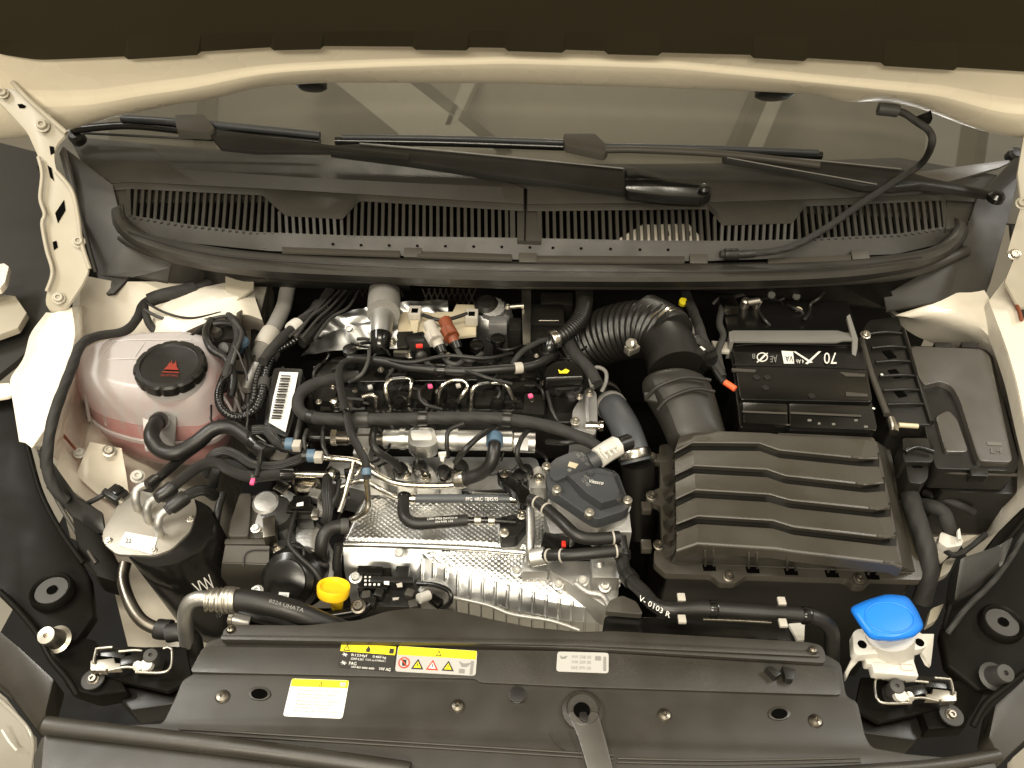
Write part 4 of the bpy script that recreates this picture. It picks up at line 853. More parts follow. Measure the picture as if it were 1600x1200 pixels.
for i in range(6):
    x = 470 + i * 10; hose('wire', 'thin loose wire fanning out of the rear left loom', 'cable', [(x + 40, 455, -.015), (x + 20 + random.uniform(-6, 6), 480, .004), (x - 4, 500 + random.uniform(-6, 6), .008), (x - 28, 525 + i, .01)], 2.6, random.choice(['rubber', 'rubber_grey', 'plastic_gloss']), group='loose wires of the rear left loom')

# ================================================================ engine
en = thing('engine', 'diesel engine with black head cover and bent silver injector pipes', 'engine', (690, 700, -.4))
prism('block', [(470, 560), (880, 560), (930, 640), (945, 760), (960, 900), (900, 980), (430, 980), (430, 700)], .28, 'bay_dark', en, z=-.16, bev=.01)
prism('head_cover', rnd([(488, 588), (520, 556), (860, 556), (930, 585), (940, 632), (900, 660), (540, 660), (470, 655)], 12, 3), .07, 'plastic_black', en, z=-.045, bev=.006, seg=3)
prism('cover_step', rnd([(530, 566), (840, 566), (850, 592), (560, 596), (520, 590)], 8, 3), .03, 'plastic_gloss', en, z=-.028, bev=.004, seg=3)
for i, x in enumerate((560, 622, 705, 775)):
    prism('injector_seat', rnd([(x - 22, 600), (x + 24, 600), (x + 30, 646), (x - 26, 646)], 8, 3), .02, 'plastic_gloss', en, z=-.036, bev=.004)
    lathe('injector', (x + 2, 634, -.03), (0, -.1, 1), [(.011, -.02), (.011, .0), (.009, .006), (.007, .012), (.0005, .013)], 'plastic_gloss', en, 16)
prism('front_lip', rnd([(500, 634), (850, 640), (850, 648), (500, 644)], 3, 2), .02, 'plastic_gloss', en, z=-.028, bev=.002)
for x0, y0, w, h, m in [(812, 600, .05, .03, 'plastic_gloss'), (765, 620, .04, .03, 'plastic_black'), (835, 630, .03, .04, 'plastic_black'), (510, 610, .03, .04, 'plastic_black'), (660, 612, .028, .03, 'plastic_black'), (535, 628, .03, .02, 'plastic_grey')]:
    box('cover_block', (x0, y0, -.026), (w, h, .03), m, en, rot=random.uniform(-8, 8), bev=.004)
# injector pipes
ip = [([(566, 620, -.01), (578, 617, -.008), (587, 621, -.01), (587, 636, -.03)], None), ([(611, 636, -.03), (604, 618, -.01), (603, 602, .0), (612, 593, .002), (640, 592, .002), (642, 606, -.003), (638, 634, -.03)], .5), ([(685, 634, -.03), (686, 615, -.012), (692, 602, .0), (704, 595, .002), (722, 594, .002), (731, 603, -.003), (722, 618, -.01), (711, 634, -.03)], None), ([(736, 638, -.03), (737, 618, -.01), (742, 604, -.0), (760, 599, .002), (784, 598, .002), (794, 606, -.002), (804, 632, -.03)], .42)]
for pts, cl in ip:
    tube('injector_pipe', pts, 3.6, 'steel', en, seg=10, clamps=(((cl, 11, 5, 'plastic_gloss', 'clamp'),) if cl else ()))
lathe('dome_nut', (522, 627, -.02), (0, -.4, .9), [(.008, -.01), (.008, .0), (.005, .005), (.0004, .006)], 'steel', en, 14)
for x, y, m in [(548, 552, 'plastic_black'), (778, 535, 'plastic_gloss'), (745, 545, 'plastic_gloss')]:
    lathe('stud_cap', (x, y, -.01), (0, -.1, 1), [(.007, -.03), (.007, .0), (.010, .001), (.010, .009), (.006, .011), (.0004, .011)], m, en, 16)
# small fixings and clips crowding the cover
for i in range(46):
    x, y = random.uniform(505, 850), random.uniform(562, 652); zz = -.030 + random.uniform(0, .012)
    k_ = i % 4
    if k_ == 0: bolt((x, y, zz), random.uniform(4, 6), random.choice(['steel_dark', 'plastic_gloss', 'zinc']), en)
    elif k_ == 1: box('cover_block', (x, y, zz), (random.uniform(.01, .026), random.uniform(.008, .016), .02), random.choice(['plastic_gloss', 'plastic_black']), en, rot=random.uniform(-30, 30), bev=.002)
    elif k_ == 2: tube('rib', [(x, y, zz), (x + random.uniform(14, 40), y + random.uniform(-6, 6), zz + .003)], 2.2, random.choice(['plastic_gloss', 'rubber_grey', 'plastic_black']), en, seg=6)
    else: tube('lead', [(x, y, zz), (x + random.uniform(-14, 14), y + 12, zz + .012), (x + random.uniform(-24, 24), y + 26, zz)], 2.6, random.choice(['rubber', 'rubber_grey']), en, seg=8)
# oil filler cap
oc = P(881, 592, .0); k = mpp(oc)
lathe('filler_neck', oc, (0, -.1, 1), [(27 * k, -.05), (27 * k, -.012), (30 * k, -.010), (30 * k, -.004)], 'plastic_black', en, 28)
cap = lathe('oil_filler_cap', oc, (0, -.15, 1), [(31 * k, -.010), (32 * k, -.008), (32 * k, .004), (30 * k, .007), (.0005, .0075)], 'plastic_gloss', en, 40, rfun=lambda i, t: 1 - (.03 if math.cos(20 * t) > .3 and i in (1, 2) else 0))
prism('grip', rnd([(853, 589), (910, 587), (911, 594), (853, 597)], 2, 2), .008, 'plastic_gloss', cap, z=oc.z + .014, bev=.0015)
prism('oil_symbol', [(872, 577), (877, 580), (884, 576), (890, 579), (886, 583), (874, 583)], .0006, 'yellow_print', cap, z=oc.z + .012, bev=0)
for x, y, m in [(829, 617, 'pink_mark'), (672, 602, 'pink_mark'), (860, 598, 'white_print'), (578, 603, 'sticker_silver'), (481, 598, 'orange_plastic'), (716, 601, 'connector_grey')]:
    box('paint_mark', (x, y, .0), (.006, .006, .004), m, en, rot=20)
# timing end aluminium
prism('timing_bracket', rnd([(895, 640), (918, 605), (932, 612), (934, 660), (930, 680), (892, 668)], 5, 3), .06, 'alu_cast', en, z=-.03, bev=.003)
tube('bracket_rib', [(917, 612, -.025), (917, 640, -.025), (919, 665, -.028)], 4, 'alu_cast', en)
lathe('stub', (928, 666, -.03), (1, -.1, .1), [(.007, -.01), (.006, .006), (.008, .008), (.008, .012), (.0004, .013)], 'steel', en, 12); bolt((899, 659, -.022), 8, 'zinc', en); bolt((921, 615, -.022), 7, 'zinc', en)
tube('lifting_eye', [(925, 605, .0), (922, 586, .006), (932, 574, .008), (946, 580, .006), (947, 596, .0), (940, 612, -.01)], 3.2, 'strap_grey', en, seg=10)
# barcode label on the black box at left
bx = thing('vacuum_reservoir', 'black plastic box carrying the barcode label left of engine', 'box', (440, 640, -.1)); bx.name = 'plastic_box'
prism('body', rnd([(428, 574, .004), (474, 576, .004), (462, 640, -.008), (450, 684, -.016), (412, 668, -.014), (418, 620, -.004)], 6, 3), .06, 'plastic_black', bx, bev=.004)
prism('label', [(437, 581, .0055), (466, 582, .0055), (456, 632, -.004), (446, 675, -.0125), (420, 660, -.010), (427, 620, -.002)], .0006, 'sticker_white', bx, bev=0)
for i in range(17):
    t = i / 16; y = 586 + t * 66; x = 439 - t * 15; zz = .0065 - t * .0145 + .001
    prism('bar', [(x, y, zz), (x + 15, y + .6, zz), (x + 15, y + 2.3 + (i % 2), zz), (x - .4, y + 1.7 + (i % 2), zz)], .0004, 'black_print', bx, bev=0)

# rear of the engine: shields, sleeve, brackets
hs = thing('exhaust_heat_shield', 'shiny crumpled aluminium heat shield behind the engine', 'heat shield', (540, 530, -.12))
loft('sheet', [[(505, 505, .005), (545, 485, .005), (585, 478, .005), (640, 470, .005), (700, 468, .0)], [(492, 528, -.0), (535, 512, -.005), (580, 506, -.008), (625, 500, -.01), (700, 495, -.01)], [(470, 556, -.025), (520, 548, -.03), (570, 545, -.035), (620, 545, -.04), (700, 540, -.04)]], 'alu_sheet', hs, 50, sub=8, th=.001, hfun=lambda p, u, v: .0028 * math.sin(p.x * 130 + 2 * math.sin(p.y * 160)) * math.sin(p.y * 110 + p.x * 60))
lathe('embossed_mark', (545, 513, .0), (0, -.5, .8), [(.005, -.002), (.0045, .001), (.0035, .001), (.003, -.0005), (.0004, -.0005)], 'alu_matt', hs, 14)
eg = thing('exhaust_pipe_sleeve', 'grey matte sleeved pipe elbow standing before the shield', 'pipe', (596, 540, -.05))
tube('sleeve', [(600, 455, -.01), (599, 475, .012), (597, 500, .014), (595, 528, .005)], 22, 'alu_matt', eg, r1=16, seg=18)
tube('insulation', [(601, 452, -.008), (600, 470, .016), (599, 490, .02)], 25, 'grey_sleeve', eg, r1=25, seg=18)
tube('boot', [(595, 522, .010), (594, 536, .004), (593, 548, -.006)], 17, 'plastic_gloss', eg, r1=15, seg=18)
bolt((613, 536, .0), 7, 'zinc', eg); bolt((625, 525, .002), 6, 'zinc', eg)
# mesh guards
for i, (x, y) in enumerate([(588, 452), (700, 465)]):
    g = thing('mesh_guard', ['perforated dark mesh above the grey sleeve', 'perforated dark mesh behind the cream bracket'][i], 'mesh', (x, y, 0))
    for a in range(9):
        tube('mesh_wire', [(x - 40 + a * 9, y - 14, -.01), (x - 30 + a * 9, y + 12, -.035)], 1.1, 'steel_dark', g, seg=5); tube('mesh_wire', [(x - 28 + a * 9, y - 14, -.009), (x - 40 + a * 9, y + 12, -.034)], 1.1, 'steel_dark', g, seg=5)
cb = thing('turbo_bracket', 'cream coloured stamped metal bracket behind the engine', 'bracket', (690, 510, -.05))
prism('plate', [(623, 474), (655, 473), (662, 480), (685, 487), (707, 487), (713, 475), (742, 476), (745, 500), (720, 504), (744, 506), (744, 523), (700, 528), (680, 520), (640, 525), (622, 518)], .004, 'cream_metal', cb, z=-.005, bev=.001)
for x, y in [(648, 484), (737, 489)]:
    box('clip', (x, y, .012), (.018, .022, .016), 'connector_grey', cb, bev=.002); box('clip_slot', (x, y + 1, .0125), (.009, .010, .004), 'dark_cavity', cb, bev=0)
tube('wire', [(660, 492, .008), (685, 500, .012), (705, 498, .012), (730, 490, .012)], 3, 'rubber', cb); prism('fold', [(640, 500), (655, 500), (650, 528), (645, 528)], .004, 'cream_metal', cb, z=.003, bev=.001)
tb = thing('turbocharger', 'ribbed aluminium turbo housing at the back of the engine', 'turbo', (770, 510, -.1))
lathe('housing', (770, 512, -.05), (0, -.25, 1), [(.030, -.05), (.030, .03), (.026, .038), (.020, .042), (.018, .05), (.001, .052)], 'alu_cast', tb, 28, rfun=lambda i, t: 1 + .03 * math.cos(14 * t))
box('flange', (778, 500, .0), (.026, .02, .02), 'alu_cast', tb); lathe('actuator', (760, 475, .0), (0, -.3, 1), [(.018, -.03), (.018, 0), (.012, .006), (.001, .007)], 'plastic_black', tb, 18)
prism('actuator_rod', [(815, 452), (830, 452), (829, 535), (817, 535)], .004, 'zinc', tb, z=.0, bev=.001); tube('rod', [(793, 480, .004), (818, 478, .004)], 4, 'zinc', tb); bolt((793, 480, .004), 6, 'zinc', tb)
for x, y, sx, sy in [(805, 505, .02, .03), (850, 490, .06, .05), (845, 520, .05, .03), (870, 465, .05, .03)]: box('actuator_box', (x, y, -.012), (sx, sy, .05), 'plastic_black', tb, bev=.004)
tube('edge', [(842, 501, .0), (873, 501, .0)], 1.5, 'steel_dark', tb)
# plugs
for nm, lb, x, y, m, ang in [('plug', 'pale grey plug of the rear sensor leads', 679, 525, 'connector_grey', 20), ('plug', 'rust brown plug beside the pale grey one', 703, 519, 'brown_plastic', 25)]:
    g = thing(nm, lb, 'connector', (x, y, -.02)); d = V((.35, -.8, -.1))
    tube('body', [P(x - 8, y - 18, .025), P(x, y, .022), P(x + 8, y + 18, .014)], 11, m, g, r1=9, seg=8); tube('collar', [P(x - 4, y - 4, .0235), P(x + 3, y + 8, .021)], 13.5, m, g, seg=8)
    tube('boot', [P(x + 8, y + 16, .015), P(x + 12, y + 26, .01)], 10, 'plastic_gloss', g, r1=8); tube('lead', [P(x + 10, y + 26, .01), P(x + 20, y + 40, .012), P(x + 35, y + 44, .012), P(x + 50, y + 34, .006)], 4, 'rubber_grey', g)
    box('latch', (x - 2, y - 6, .034), (.008, .016, .004), m, g, rot=20)
g = thing('plug', 'black plug with a small red lock tab', 'connector', (655, 540, -.02)); box('body', (652, 532, .02), (.028, .038, .026), 'plastic_gloss', g, rot=20, bev=.004); box('red_tab', (655, 539, .0225), (.009, .006, .004), 'red_plastic', g, rot=8); lathe('boot', (658, 556, .01), (.2, -.8, .3), [(.009, -.01), (.008, .006), (.004, .008)], 'plastic_black', g, 14); tube('lead', [(664, 560, .008), (672, 572, .01), (690, 576, .01), (715, 570, .008)], 4.5, 'rubber_grey', g)
g = thing('plug', 'black box connector left of the red tabbed plug', 'connector', (632, 535, -.02)); box('body', (633, 528, .012), (.022, .03, .02), 'plastic_black', g, rot=5); box('rail', (632, 549, .006), (.03, .006, .008), 'zinc', g)

# harness over the head cover
hose('wiring_loom', 'thick taped main loom crossing in front of the injector pipes', 'cable', [(560, 588, .0), (520, 592, .006), (485, 603, .008), (468, 618, .008), (466, 636, .006), (480, 650, .006), (520, 655, .01), (600, 655, .01), (680, 653, .01), (760, 653, .01), (830, 660, .01), (880, 673, .008), (920, 690, .004), (935, 700, .0)], 11, 'tape', lump=.06, clamps=((.40, 10, 2, 'rubber_grey', 'clip'), (.55, 7, 2.5, 'plastic_black', 'clip'), (.76, 7, 2, 'plastic_black', 'clip'), (.27, 6, 1.5, 'plastic_black', 'clip')))
hose('fuel_hose', 'ribbed black hose running down across the main loom', 'hose', [(600, 568, .0), (560, 563, .01), (536, 568, .02), (530, 585, .026), (534, 615, .03), (542, 645, .034), (548, 675, .03), (560, 700, .02), (571, 722, .01), (573, 748, .0)], 7, 'braid', clamps=((.97, 5, 1, 'blue_clip', 'band'), (.66, 4, 1.5, 'plastic_gloss', 'band')))
hose('wire', 'flat black wire bundle behind the injector pipes', 'cable', [(545, 560, .0), (600, 565, .008), (640, 574, .01), (720, 580, .012), (780, 577, .012), (830, 572, .008), (860, 558, .0)], 8, 'rubber', lump=.05, clamps=((.45, 8, 3, 'plastic_gloss', 'clip'), (.8, 6, 2, 'connector_grey', 'clip')))
hose('wire', 'black cable branching over the rear of the head cover', 'cable', [(800, 570, .005), (815, 550, .012), (840, 535, .014), (865, 528, .01)], 5, 'tape')
hose('wire', 'thin lead dropping from the sleeved pipe to the cover', 'cable', [(577, 545, .01), (575, 565, .015), (565, 585, .01), (545, 597, .0)], 3.5, 'rubber_grey')
for j, pts in enumerate([[(595, 560, .01), (640, 566, .02), (700, 556, .02), (760, 560, .016), (800, 552, .0)], [(690, 640, -.01), (662, 630, .0), (655, 612, .0), (670, 600, -.01)], [(855, 612, .0), (862, 640, .0), (872, 660, -.01)], [(720, 575, .016), (760, 590, .014), (800, 600, .005)]]):
    hose('wire', ['thin black lead lying over the rear edge of head cover', 'thin black lead between the second and third injectors', 'thin black lead below the oil filler cap', 'thin black lead running towards the oil filler cap'][j], 'cable', pts, 3.5, 'rubber')
hose('breather_hose', 'ribbed black hose dropping from the cowl beside the oil cap', 'hose', [(912, 448, .0), (913, 475, .012), (905, 500, .016), (885, 520, .016), (862, 532, .012)], 15, 'plastic_black', corr=5, amp=.05, r1=12, clamps=((.97, 5, 2, 'steel', 'clamp'),))
lathe_o = hose('breather_stub', 'black breather elbow standing behind the oil filler cap', 'pipe', [(862, 530, .008), (858, 545, .0), (855, 565, -.02)], 14, 'plastic_gloss', clamps=((.6, 5, 4, 'plastic_black', 'collar'),))
hose('wiring_loom', 'taped loom sloping from oil cap towards the intake bellows', 'cable', [(888, 535, .0), (900, 555, .006), (920, 577, .006), (933, 600, .002)], 11, 'tape', lump=.05)

# ---------------- fuel rail and front of head
fr_ = thing('fuel_rail', 'pale aluminium fuel rail across the front of the engine', 'fuel rail', (690, 690, -.08))
def cyl(name, a, b, rpx, m, parent, seg=20, r1=None): return tube(name, [a, b], rpx, m, parent, r1=r1, seg=seg, step=.01)
Z = -.035
cyl('rail_body', (600, 686, Z), (690, 687, Z), 15, 'alu_bright', fr_); cyl('rail_body', (690, 687, Z), (800, 689, Z), 16, 'alu_bright', fr_)
prism('rail_boss', rnd([(640, 668), (678, 668), (684, 692), (672, 698), (648, 698), (636, 690)], 6, 3), .02, 'alu_bright', fr_, z=Z + .016, bev=.003); prism('boss_plate', rnd([(641, 672), (673, 672), (676, 686), (643, 686)], 4, 2), .002, 'sticker_white', fr_, z=Z + .0175, bev=.0005)
cyl('neck', (705, 687, Z), (716, 687, Z), 18, 'alu_bright', fr_); cyl('collar', (595, 686, Z), (606, 686, Z), 11, 'steel_dark', fr_); cyl('neck', (625, 686, Z), (634, 686, Z), 17, 'alu_bright', fr_)
cyl('end_cap', (795, 690, Z), (802, 690, Z), 14, 'zinc', fr_, 6); cyl('end_sensor', (803, 691, Z), (836, 692, Z), 16, 'alu_bright', fr_); cyl('collar', (788, 689, Z), (796, 689, Z), 12, 'steel_dark', fr_)
decal('sensor_label', [(812, 684), (826, 684), (825, 704), (811, 703)], Z + .0125, 'sticker_white', fr_)
cyl('valve_body', (485, 684, Z), (520, 684, Z), 9, 'plastic_gloss', fr_); cyl('hex', (518, 684, Z), (527, 684, Z), 13, 'steel', fr_, 6); cyl('valve_body', (527, 684, Z), (545, 685, Z), 11, 'steel_dark', fr_); cyl('valve_body', (545, 685, Z), (600, 686, Z), 9, 'steel_dark', fr_)
box('mount_ear', (568, 688, -.028), (.02, .045, .03), 'alu_matt', fr_); bolt((569, 704, -.02), 6, 'zinc', fr_)
hose('coolant_hose', 'black hose with blue clip curving from the fuel rail end', 'hose', [(773, 682, -.005), (772, 702, -.005), (768, 722, -.015), (754, 738, -.03), (735, 746, -.04), (712, 752, -.05)], 12, 'rubber', clamps=((.06, 11, 3, 'blue_clip', 'clip'), (.92, 8, 3, 'steel', 'clamp')))
# aluminium head front castings with bolts
hd = thing('intake_flange', 'row of cast aluminium lugs and bolts below the fuel rail', 'casting', (690, 740, -.12))
prism('casting', rnd([(520, 712), (840, 714), (850, 760), (600, 775), (500, 750)], 10, 3), .05, 'alu_cast', hd, z=-.085, bev=.005)
for x, y in [(634, 741), (665, 745), (842, 748), (585, 735), (700, 738)]:
    prism('lug', rnd([(x - 17, y - 8), (x - 4, y - 20), (x + 8, y - 18), (x + 22, y + 8), (x + 14, y + 14), (x - 16, y + 14)], 6, 3), .03, 'alu_bright', hd, z=-.052, bev=.004); bolt((x, y, -.050), 9, 'steel', hd)
for x, y in [(625, 732), (655, 727), (693, 736), (720, 728), (812, 742), (822, 735)]:
    lathe('sensor_boot', (x, y, -.04), (0, -.3, 1), [(.009, -.04), (.010, -.005), (.008, .003), (.0005, .004)], 'plastic_gloss', hd, 14)
for j, (pts, r) in enumerate([([(585, 668, .0), (582, 690, .005), (590, 706, .0), (612, 720, -.02), (628, 735, -.04)], 7), ([(508, 662, .0), (504, 680, .006), (506, 700, .006), (512, 712, .0)], 4), ([(775, 665, .0), (745, 685, .012), (725, 705, .008), (712, 722, -.02)], 5.5), ([(700, 715, -.015), (698, 690, .004), (702, 672, .01), (725, 662, .012)], 4), ([(830, 668, .0), (815, 685, .004), (808, 708, .0), (815, 728, -.02), (830, 740, -.05)], 4.5), ([(855, 690, -.02), (880, 692, -.0), (905, 690, .0), (930, 700, .0)], 5), ([(470, 655, .0), (465, 675, .0), (460, 695, -.01)], 5), ([(480, 672, .002), (475, 688, .0), (478, 705, -.01)], 4)]):
    hose('wire', ['black branch cable leaving the loom at the rail neck', 'thin cable looping over the rail valve', 'black branch cable crossing the rail towards the centre sensors', 'thin cable beside the rail boss', 'thin cable curving round the rail end sensor', 'black cable towards the slate actuator plug', 'thin cable under the barcode box', 'second thin cable under the barcode box'][j], 'cable', pts, r, 'rubber', lump=.03)
box_g = thing('clip', 'white zip tie tail below the fuel rail', 'clip', (690, 710, -.03)); prism('strap', [(687, 708), (697, 706), (693, 720), (688, 718)], .003, 'white_plastic', box_g, z=.0, bev=.0005); prism('head', [(685, 706), (697, 705), (697, 709), (685, 710)], .005, 'white_plastic', box_g, z=.003, bev=.0005)
# ------------- embossed cover
emb = lambda a: (lambda p, u, v: a * max(0, max((math.cos((p.x * .8 + p.y) * 1020) * .5 + .5) ** 4, (math.cos((p.x * .8 - p.y) * 1020) * .5 + .5) ** 4)) * (1 if .03 < u < .93 else 0))
hm = thing('intake_cooler_cover', 'embossed shiny aluminium shield over the intake cooler', 'heat shield', (700, 850, -.2))
loft('embossed_top', [[(590, 745, -.085), (650, 765, -.085), (740, 768, -.085), (812, 772, -.085), (832, 772, -.085)], [(568, 790, -.088), (640, 795, -.088), (740, 798, -.088), (832, 800, -.088), (850, 800, -.088)], [(541, 840, -.092), (620, 842, -.092), (740, 846, -.092), (828, 852, -.092), (850, 853, -.092)], [(538, 850, -.097), (620, 852, -.097), (740, 857, -.097), (828, 864, -.097), (850, 866, -.097)]], 'alu_sheet', hm, 300, sub=40, th=.001, hfun=emb(.0007), sm=True, smooth=60)
tube('ridge', [(537, 850, -.096), (620, 852, -.096), (740, 857, -.096), (828, 864, -.096)], 5, 'alu_sheet', hm)
tube('ridge', [(592, 746, -.085), (566, 790, -.088), (540, 843, -.093)], 4, 'alu_sheet', hm)
loft('front_face', [[(536, 851, -.098), (620, 853, -.098), (690, 860, -.1)], [(538, 890, -.118), (620, 890, -.118), (690, 895, -.12)], [(552, 960, -.16), (640, 960, -.16), (700, 970, -.16)]], 'alu_sheet', hm, 20, sub=4, th=.001)
rib = lambda p, u, v: (.0016 * max(0, math.cos((p.x) * 420)) ** 6 if u > .42 else emb(.0007)(p, .5, v) * (1 if u < .36 else 0))
loft('ribbed_shoulder', [[(672, 862, -.100), (760, 862, -.100), (850, 872, -.100), (940, 890, -.100), (975, 900, -.1)], [(660, 866, -.104), (720, 882, -.104), (800, 900, -.105), (880, 922, -.106), (960, 935, -.107)], [(650, 872, -.110), (710, 898, -.110), (790, 922, -.111), (870, 942, -.112), (950, 955, -.114)], [(652, 905, -.124), (715, 930, -.124), (795, 952, -.125), (870, 968, -.127), (945, 975, -.128)], [(655, 935, -.155), (720, 962, -.155), (800, 985, -.155), (880, 1000, -.155), (945, 1005, -.155)]], 'alu_sheet', hm, 320, sub=22, th=.001, hfun=rib, smooth=60)
tube('lower_bead', [(700, 932, -.122), (760, 945, -.122), (800, 960, -.124), (860, 970, -.126), (905, 985, -.13)], 3, 'alu_bright', hm)
for x, y in [(807, 893), (872, 914), (805, 806)]: bolt((x, y, -.095), 9, 'alu_bright', hm)
# silver pipes over it
for pts, r, lb in [([(495, 716, -.03), (530, 717, -.03), (560, 722, -.035), (590, 742, -.045), (625, 756, -.05), (690, 759, -.055), (715, 756, -.055)], 6, 'bright pipe running from blue fittings to the clamped hose'),
                   ([(520, 742, -.05), (548, 745, -.05), (562, 735, -.045), (558, 715, -.04), (575, 722, -.04), (590, 736, -.05)], 3.5, 'thin bright pipe looping behind the longer silver one'),
                   ([(530, 762, -.05), (552, 754, -.045), (572, 752, -.04), (592, 763, -.045), (612, 774, -.055), (632, 780, -.06)], 5, 'silver pipe leading into the long grey hose'),
                   ([(572, 745, -.01), (575, 780, -.04), (574, 796, -.05), (562, 806, -.06), (548, 812, -.065)], 5.5, 'silver pipe bending down from the ribbed hose'),
                   ([(553, 722, -.03), (545, 750, -.04), (538, 775, -.05), (530, 800, -.06)], 5, 'dark silver pipe slanting left of the embossed shield')]:
    hose('metal_pipe', lb, 'pipe', pts, r, 'steel')
lh = hose('fuel_hose', 'straight grey hose lying across the embossed shield', 'hose', [(636, 779, -.058), (720, 779, -.058), (812, 780, -.058)], 8, 'slate_rubber', clamps=((.03, 8, 1, 'steel', 'ferrule'), (.96, 8, 1, 'steel', 'ferrule')))
text('PPG  HRC  TB95/95', [(728, 783), (778, 783), (778, 777), (728, 777)], -.0505, 'white_print', lh)
bh = hose('coolant_hose', 'bent black rubber hose resting on the embossed shield', 'hose', [(632, 774, -.055), (630, 795, -.055), (634, 810, -.055), (650, 818, -.056), (690, 816, -.056), (730, 813, -.057)], 11, 'rubber', clamps=((.02, 4, 1.5, 'plastic_gloss', 'band'),))
text('LWH 4M06 DAYCO M', [(668, 813), (714, 811), (714, 808), (668, 809)], -.046, 'white_print', bh); text('2019/05 105', [(680, 817), (708, 816), (708, 813), (680, 814)], -.0462, 'white_print', bh)
tb2 = hose('pipe_joint', 'thin black pipe joint with clips and mounting foot', 'pipe', [(730, 813, -.056), (760, 813, -.056), (805, 816, -.06)], 6, 'plastic_gloss', clamps=((.22, 5, 2, 'zinc', 'clip'), (.5, 5, 2, 'zinc', 'clip')))
prism('foot', rnd([(780, 808), (818, 800), (825, 815), (808, 838), (782, 840)], 5, 3), .02, 'plastic_black', tb2, z=-.062, bev=.003)
for x, y in [(815, 805), (788, 832)]: bolt((x, y, -.058), 8, 'steel', tb2)
prism('pedestal', rnd([(776, 812), (824, 800), (826, 832), (812, 850), (785, 852)], 8, 3), .04, 'alu_cast', tb2, z=-.083, bev=.003)
bb = thing('black_strap', 'black curved plastic strap right of the straight grey hose', 'bracket', (810, 760, -.08)); prism('strap', rnd([(776, 735), (800, 734), (802, 746), (828, 765), (830, 785), (812, 788), (808, 772), (778, 748)], 6, 3), .012, 'plastic_gloss', bb, z=-.035, bev=.003); bolt((788, 741, -.033), 7, 'steel_dark', bb)
# sensor cluster at the front
sc = thing('pressure_sensor', 'black multi pin sensor on the front of the shield', 'sensor', (600, 920, -.2))
box('body', (585, 902, -.09), (.035, .03, .03), 'plastic_gloss', sc, rot=-2); box('arm', (612, 905, -.088), (.05, .008, .008), 'plastic_black', sc)
box('head', (578, 890, -.084), (.030, .012, .014), 'plastic_gloss', sc)
for i in range(4):
    for j in range(3): box('pin', (571 + i * 7, 901 + j * 6, -.0885), (.0025, .0025, .001), 'white_print', sc, bev=0)
box('base', (610, 930, -.10), (.07, .03, .03), 'plastic_black', sc); box('stalk', (628, 895, -.095), (.016, .02, .02), 'plastic_black', sc)
for x, y in [(624, 866), (556, 903)]: bolt((x, y, -.09), 10, 'alu_bright', sc)
decal('mark', [(619, 912), (628, 910), (629, 917), (621, 918)], -.085, 'connector_grey', sc); decal('mark', [(613, 934), (624, 933), (622, 937), (614, 938)], -.085, 'connector_grey', sc); decal('mark', [(600, 908), (608, 908), (608, 914), (600, 913)], -.085, 'white_print', sc)
lathe('cable_eye', (677, 935, -.11), (.1, -.8, .5), [(.02, -.012), (.021, 0), (.017, .004), (.011, .003), (.001, .002)], 'alu_matt', sc, 20); box('eye_plug', (681, 936, -.10), (.016, .01, .01), 'plastic_gloss', sc, rot=-35)
tube('lead', [(652, 912, -.09), (680, 914, -.085), (702, 924, -.085), (704, 940, -.09), (690, 952, -.1)], 4, 'plastic_gloss', sc)
lathe('nipple', (659, 934, -.09), (-.6, -.5, .3), [(.006, -.01), (.006, .004), (.001, .005)], 'white_plastic', sc, 12)
for i, (x, y) in enumerate([(572, 928), (580, 938), (592, 925), (640, 925), (645, 942)]): box('pin_block', (x, y, -.088), (.010, .010, .012), random.choice(['plastic_gloss', 'plastic_grey', 'plastic_black']), sc, rot=random.uniform(-20, 20))
# dipstick
ds = thing('dipstick', 'yellow oil dipstick handle at the front of the engine', 'dipstick', (515, 960, -.12))
c = P(521, 922, -.055); k = mpp(c); ax = V((.12, .42, .85)).normalized()
lathe('handle', c, ax, [(24 * k, -.006), (25 * k, -.004), (26 * k, .004), (25 * k, .006), (21 * k, .0055), (20 * k, .003), (.0005, .003)], 'yellow_plastic', ds, 28, rfun=lambda i, t: 1)
tube('stem', [c - ax * .004 + V((.003, 0, 0)), P(526, 938, -.07), P(527, 952, -.085)], 13, 'yellow_plastic', ds, r1=8)
tube('guide_tube', [P(527, 946, -.08), P(528, 965, -.11), P(522, 985, -.16)], 10, 'plastic_black', ds)
tube('cross_link', [P(500, 965, -.08), P(560, 955, -.08), P(575, 945, -.08)], 8, 'plastic_gloss', ds); bolt((560, 948, -.07), 12, 'steel_dark', ds)

# ---------------- tangles of thin wires, told apart only by where the tangle lies
def tangle(n, x0, x1, y0, y1, z0, z1, label, group, r=(1.8, 3.4), ln=70):
    for i in range(n):
        x, y, zz = random.uniform(x0, x1), random.uniform(y0, y1), random.uniform(z0, z1); a = random.uniform(0, 6.28); pts = []
        for s in range(5):
            pts.append((min(x1 + 15, max(x0 - 15, x)), min(y1 + 10, max(y0 - 10, y)), zz + .008 * math.sin(s * 1.3 + i))); a += random.uniform(-.9, .9); x += math.cos(a) * ln / 4; y += math.sin(a) * ln / 4 * .8
        hose('wire', label, 'cable', pts, random.uniform(*r), random.choice(['rubber', 'rubber', 'rubber_grey', 'plastic_gloss', 'tape']), group=group, seg=8)
tangle(13, 345, 505, 480, 680, -.05, .012, 'thin dark wire in the tangle between coolant tank and engine', 'wires between tank and engine')
tangle(8, 520, 900, 540, 600, -.02, .012, 'thin dark wire lying over the rear of the head cover', 'wires over the head cover')
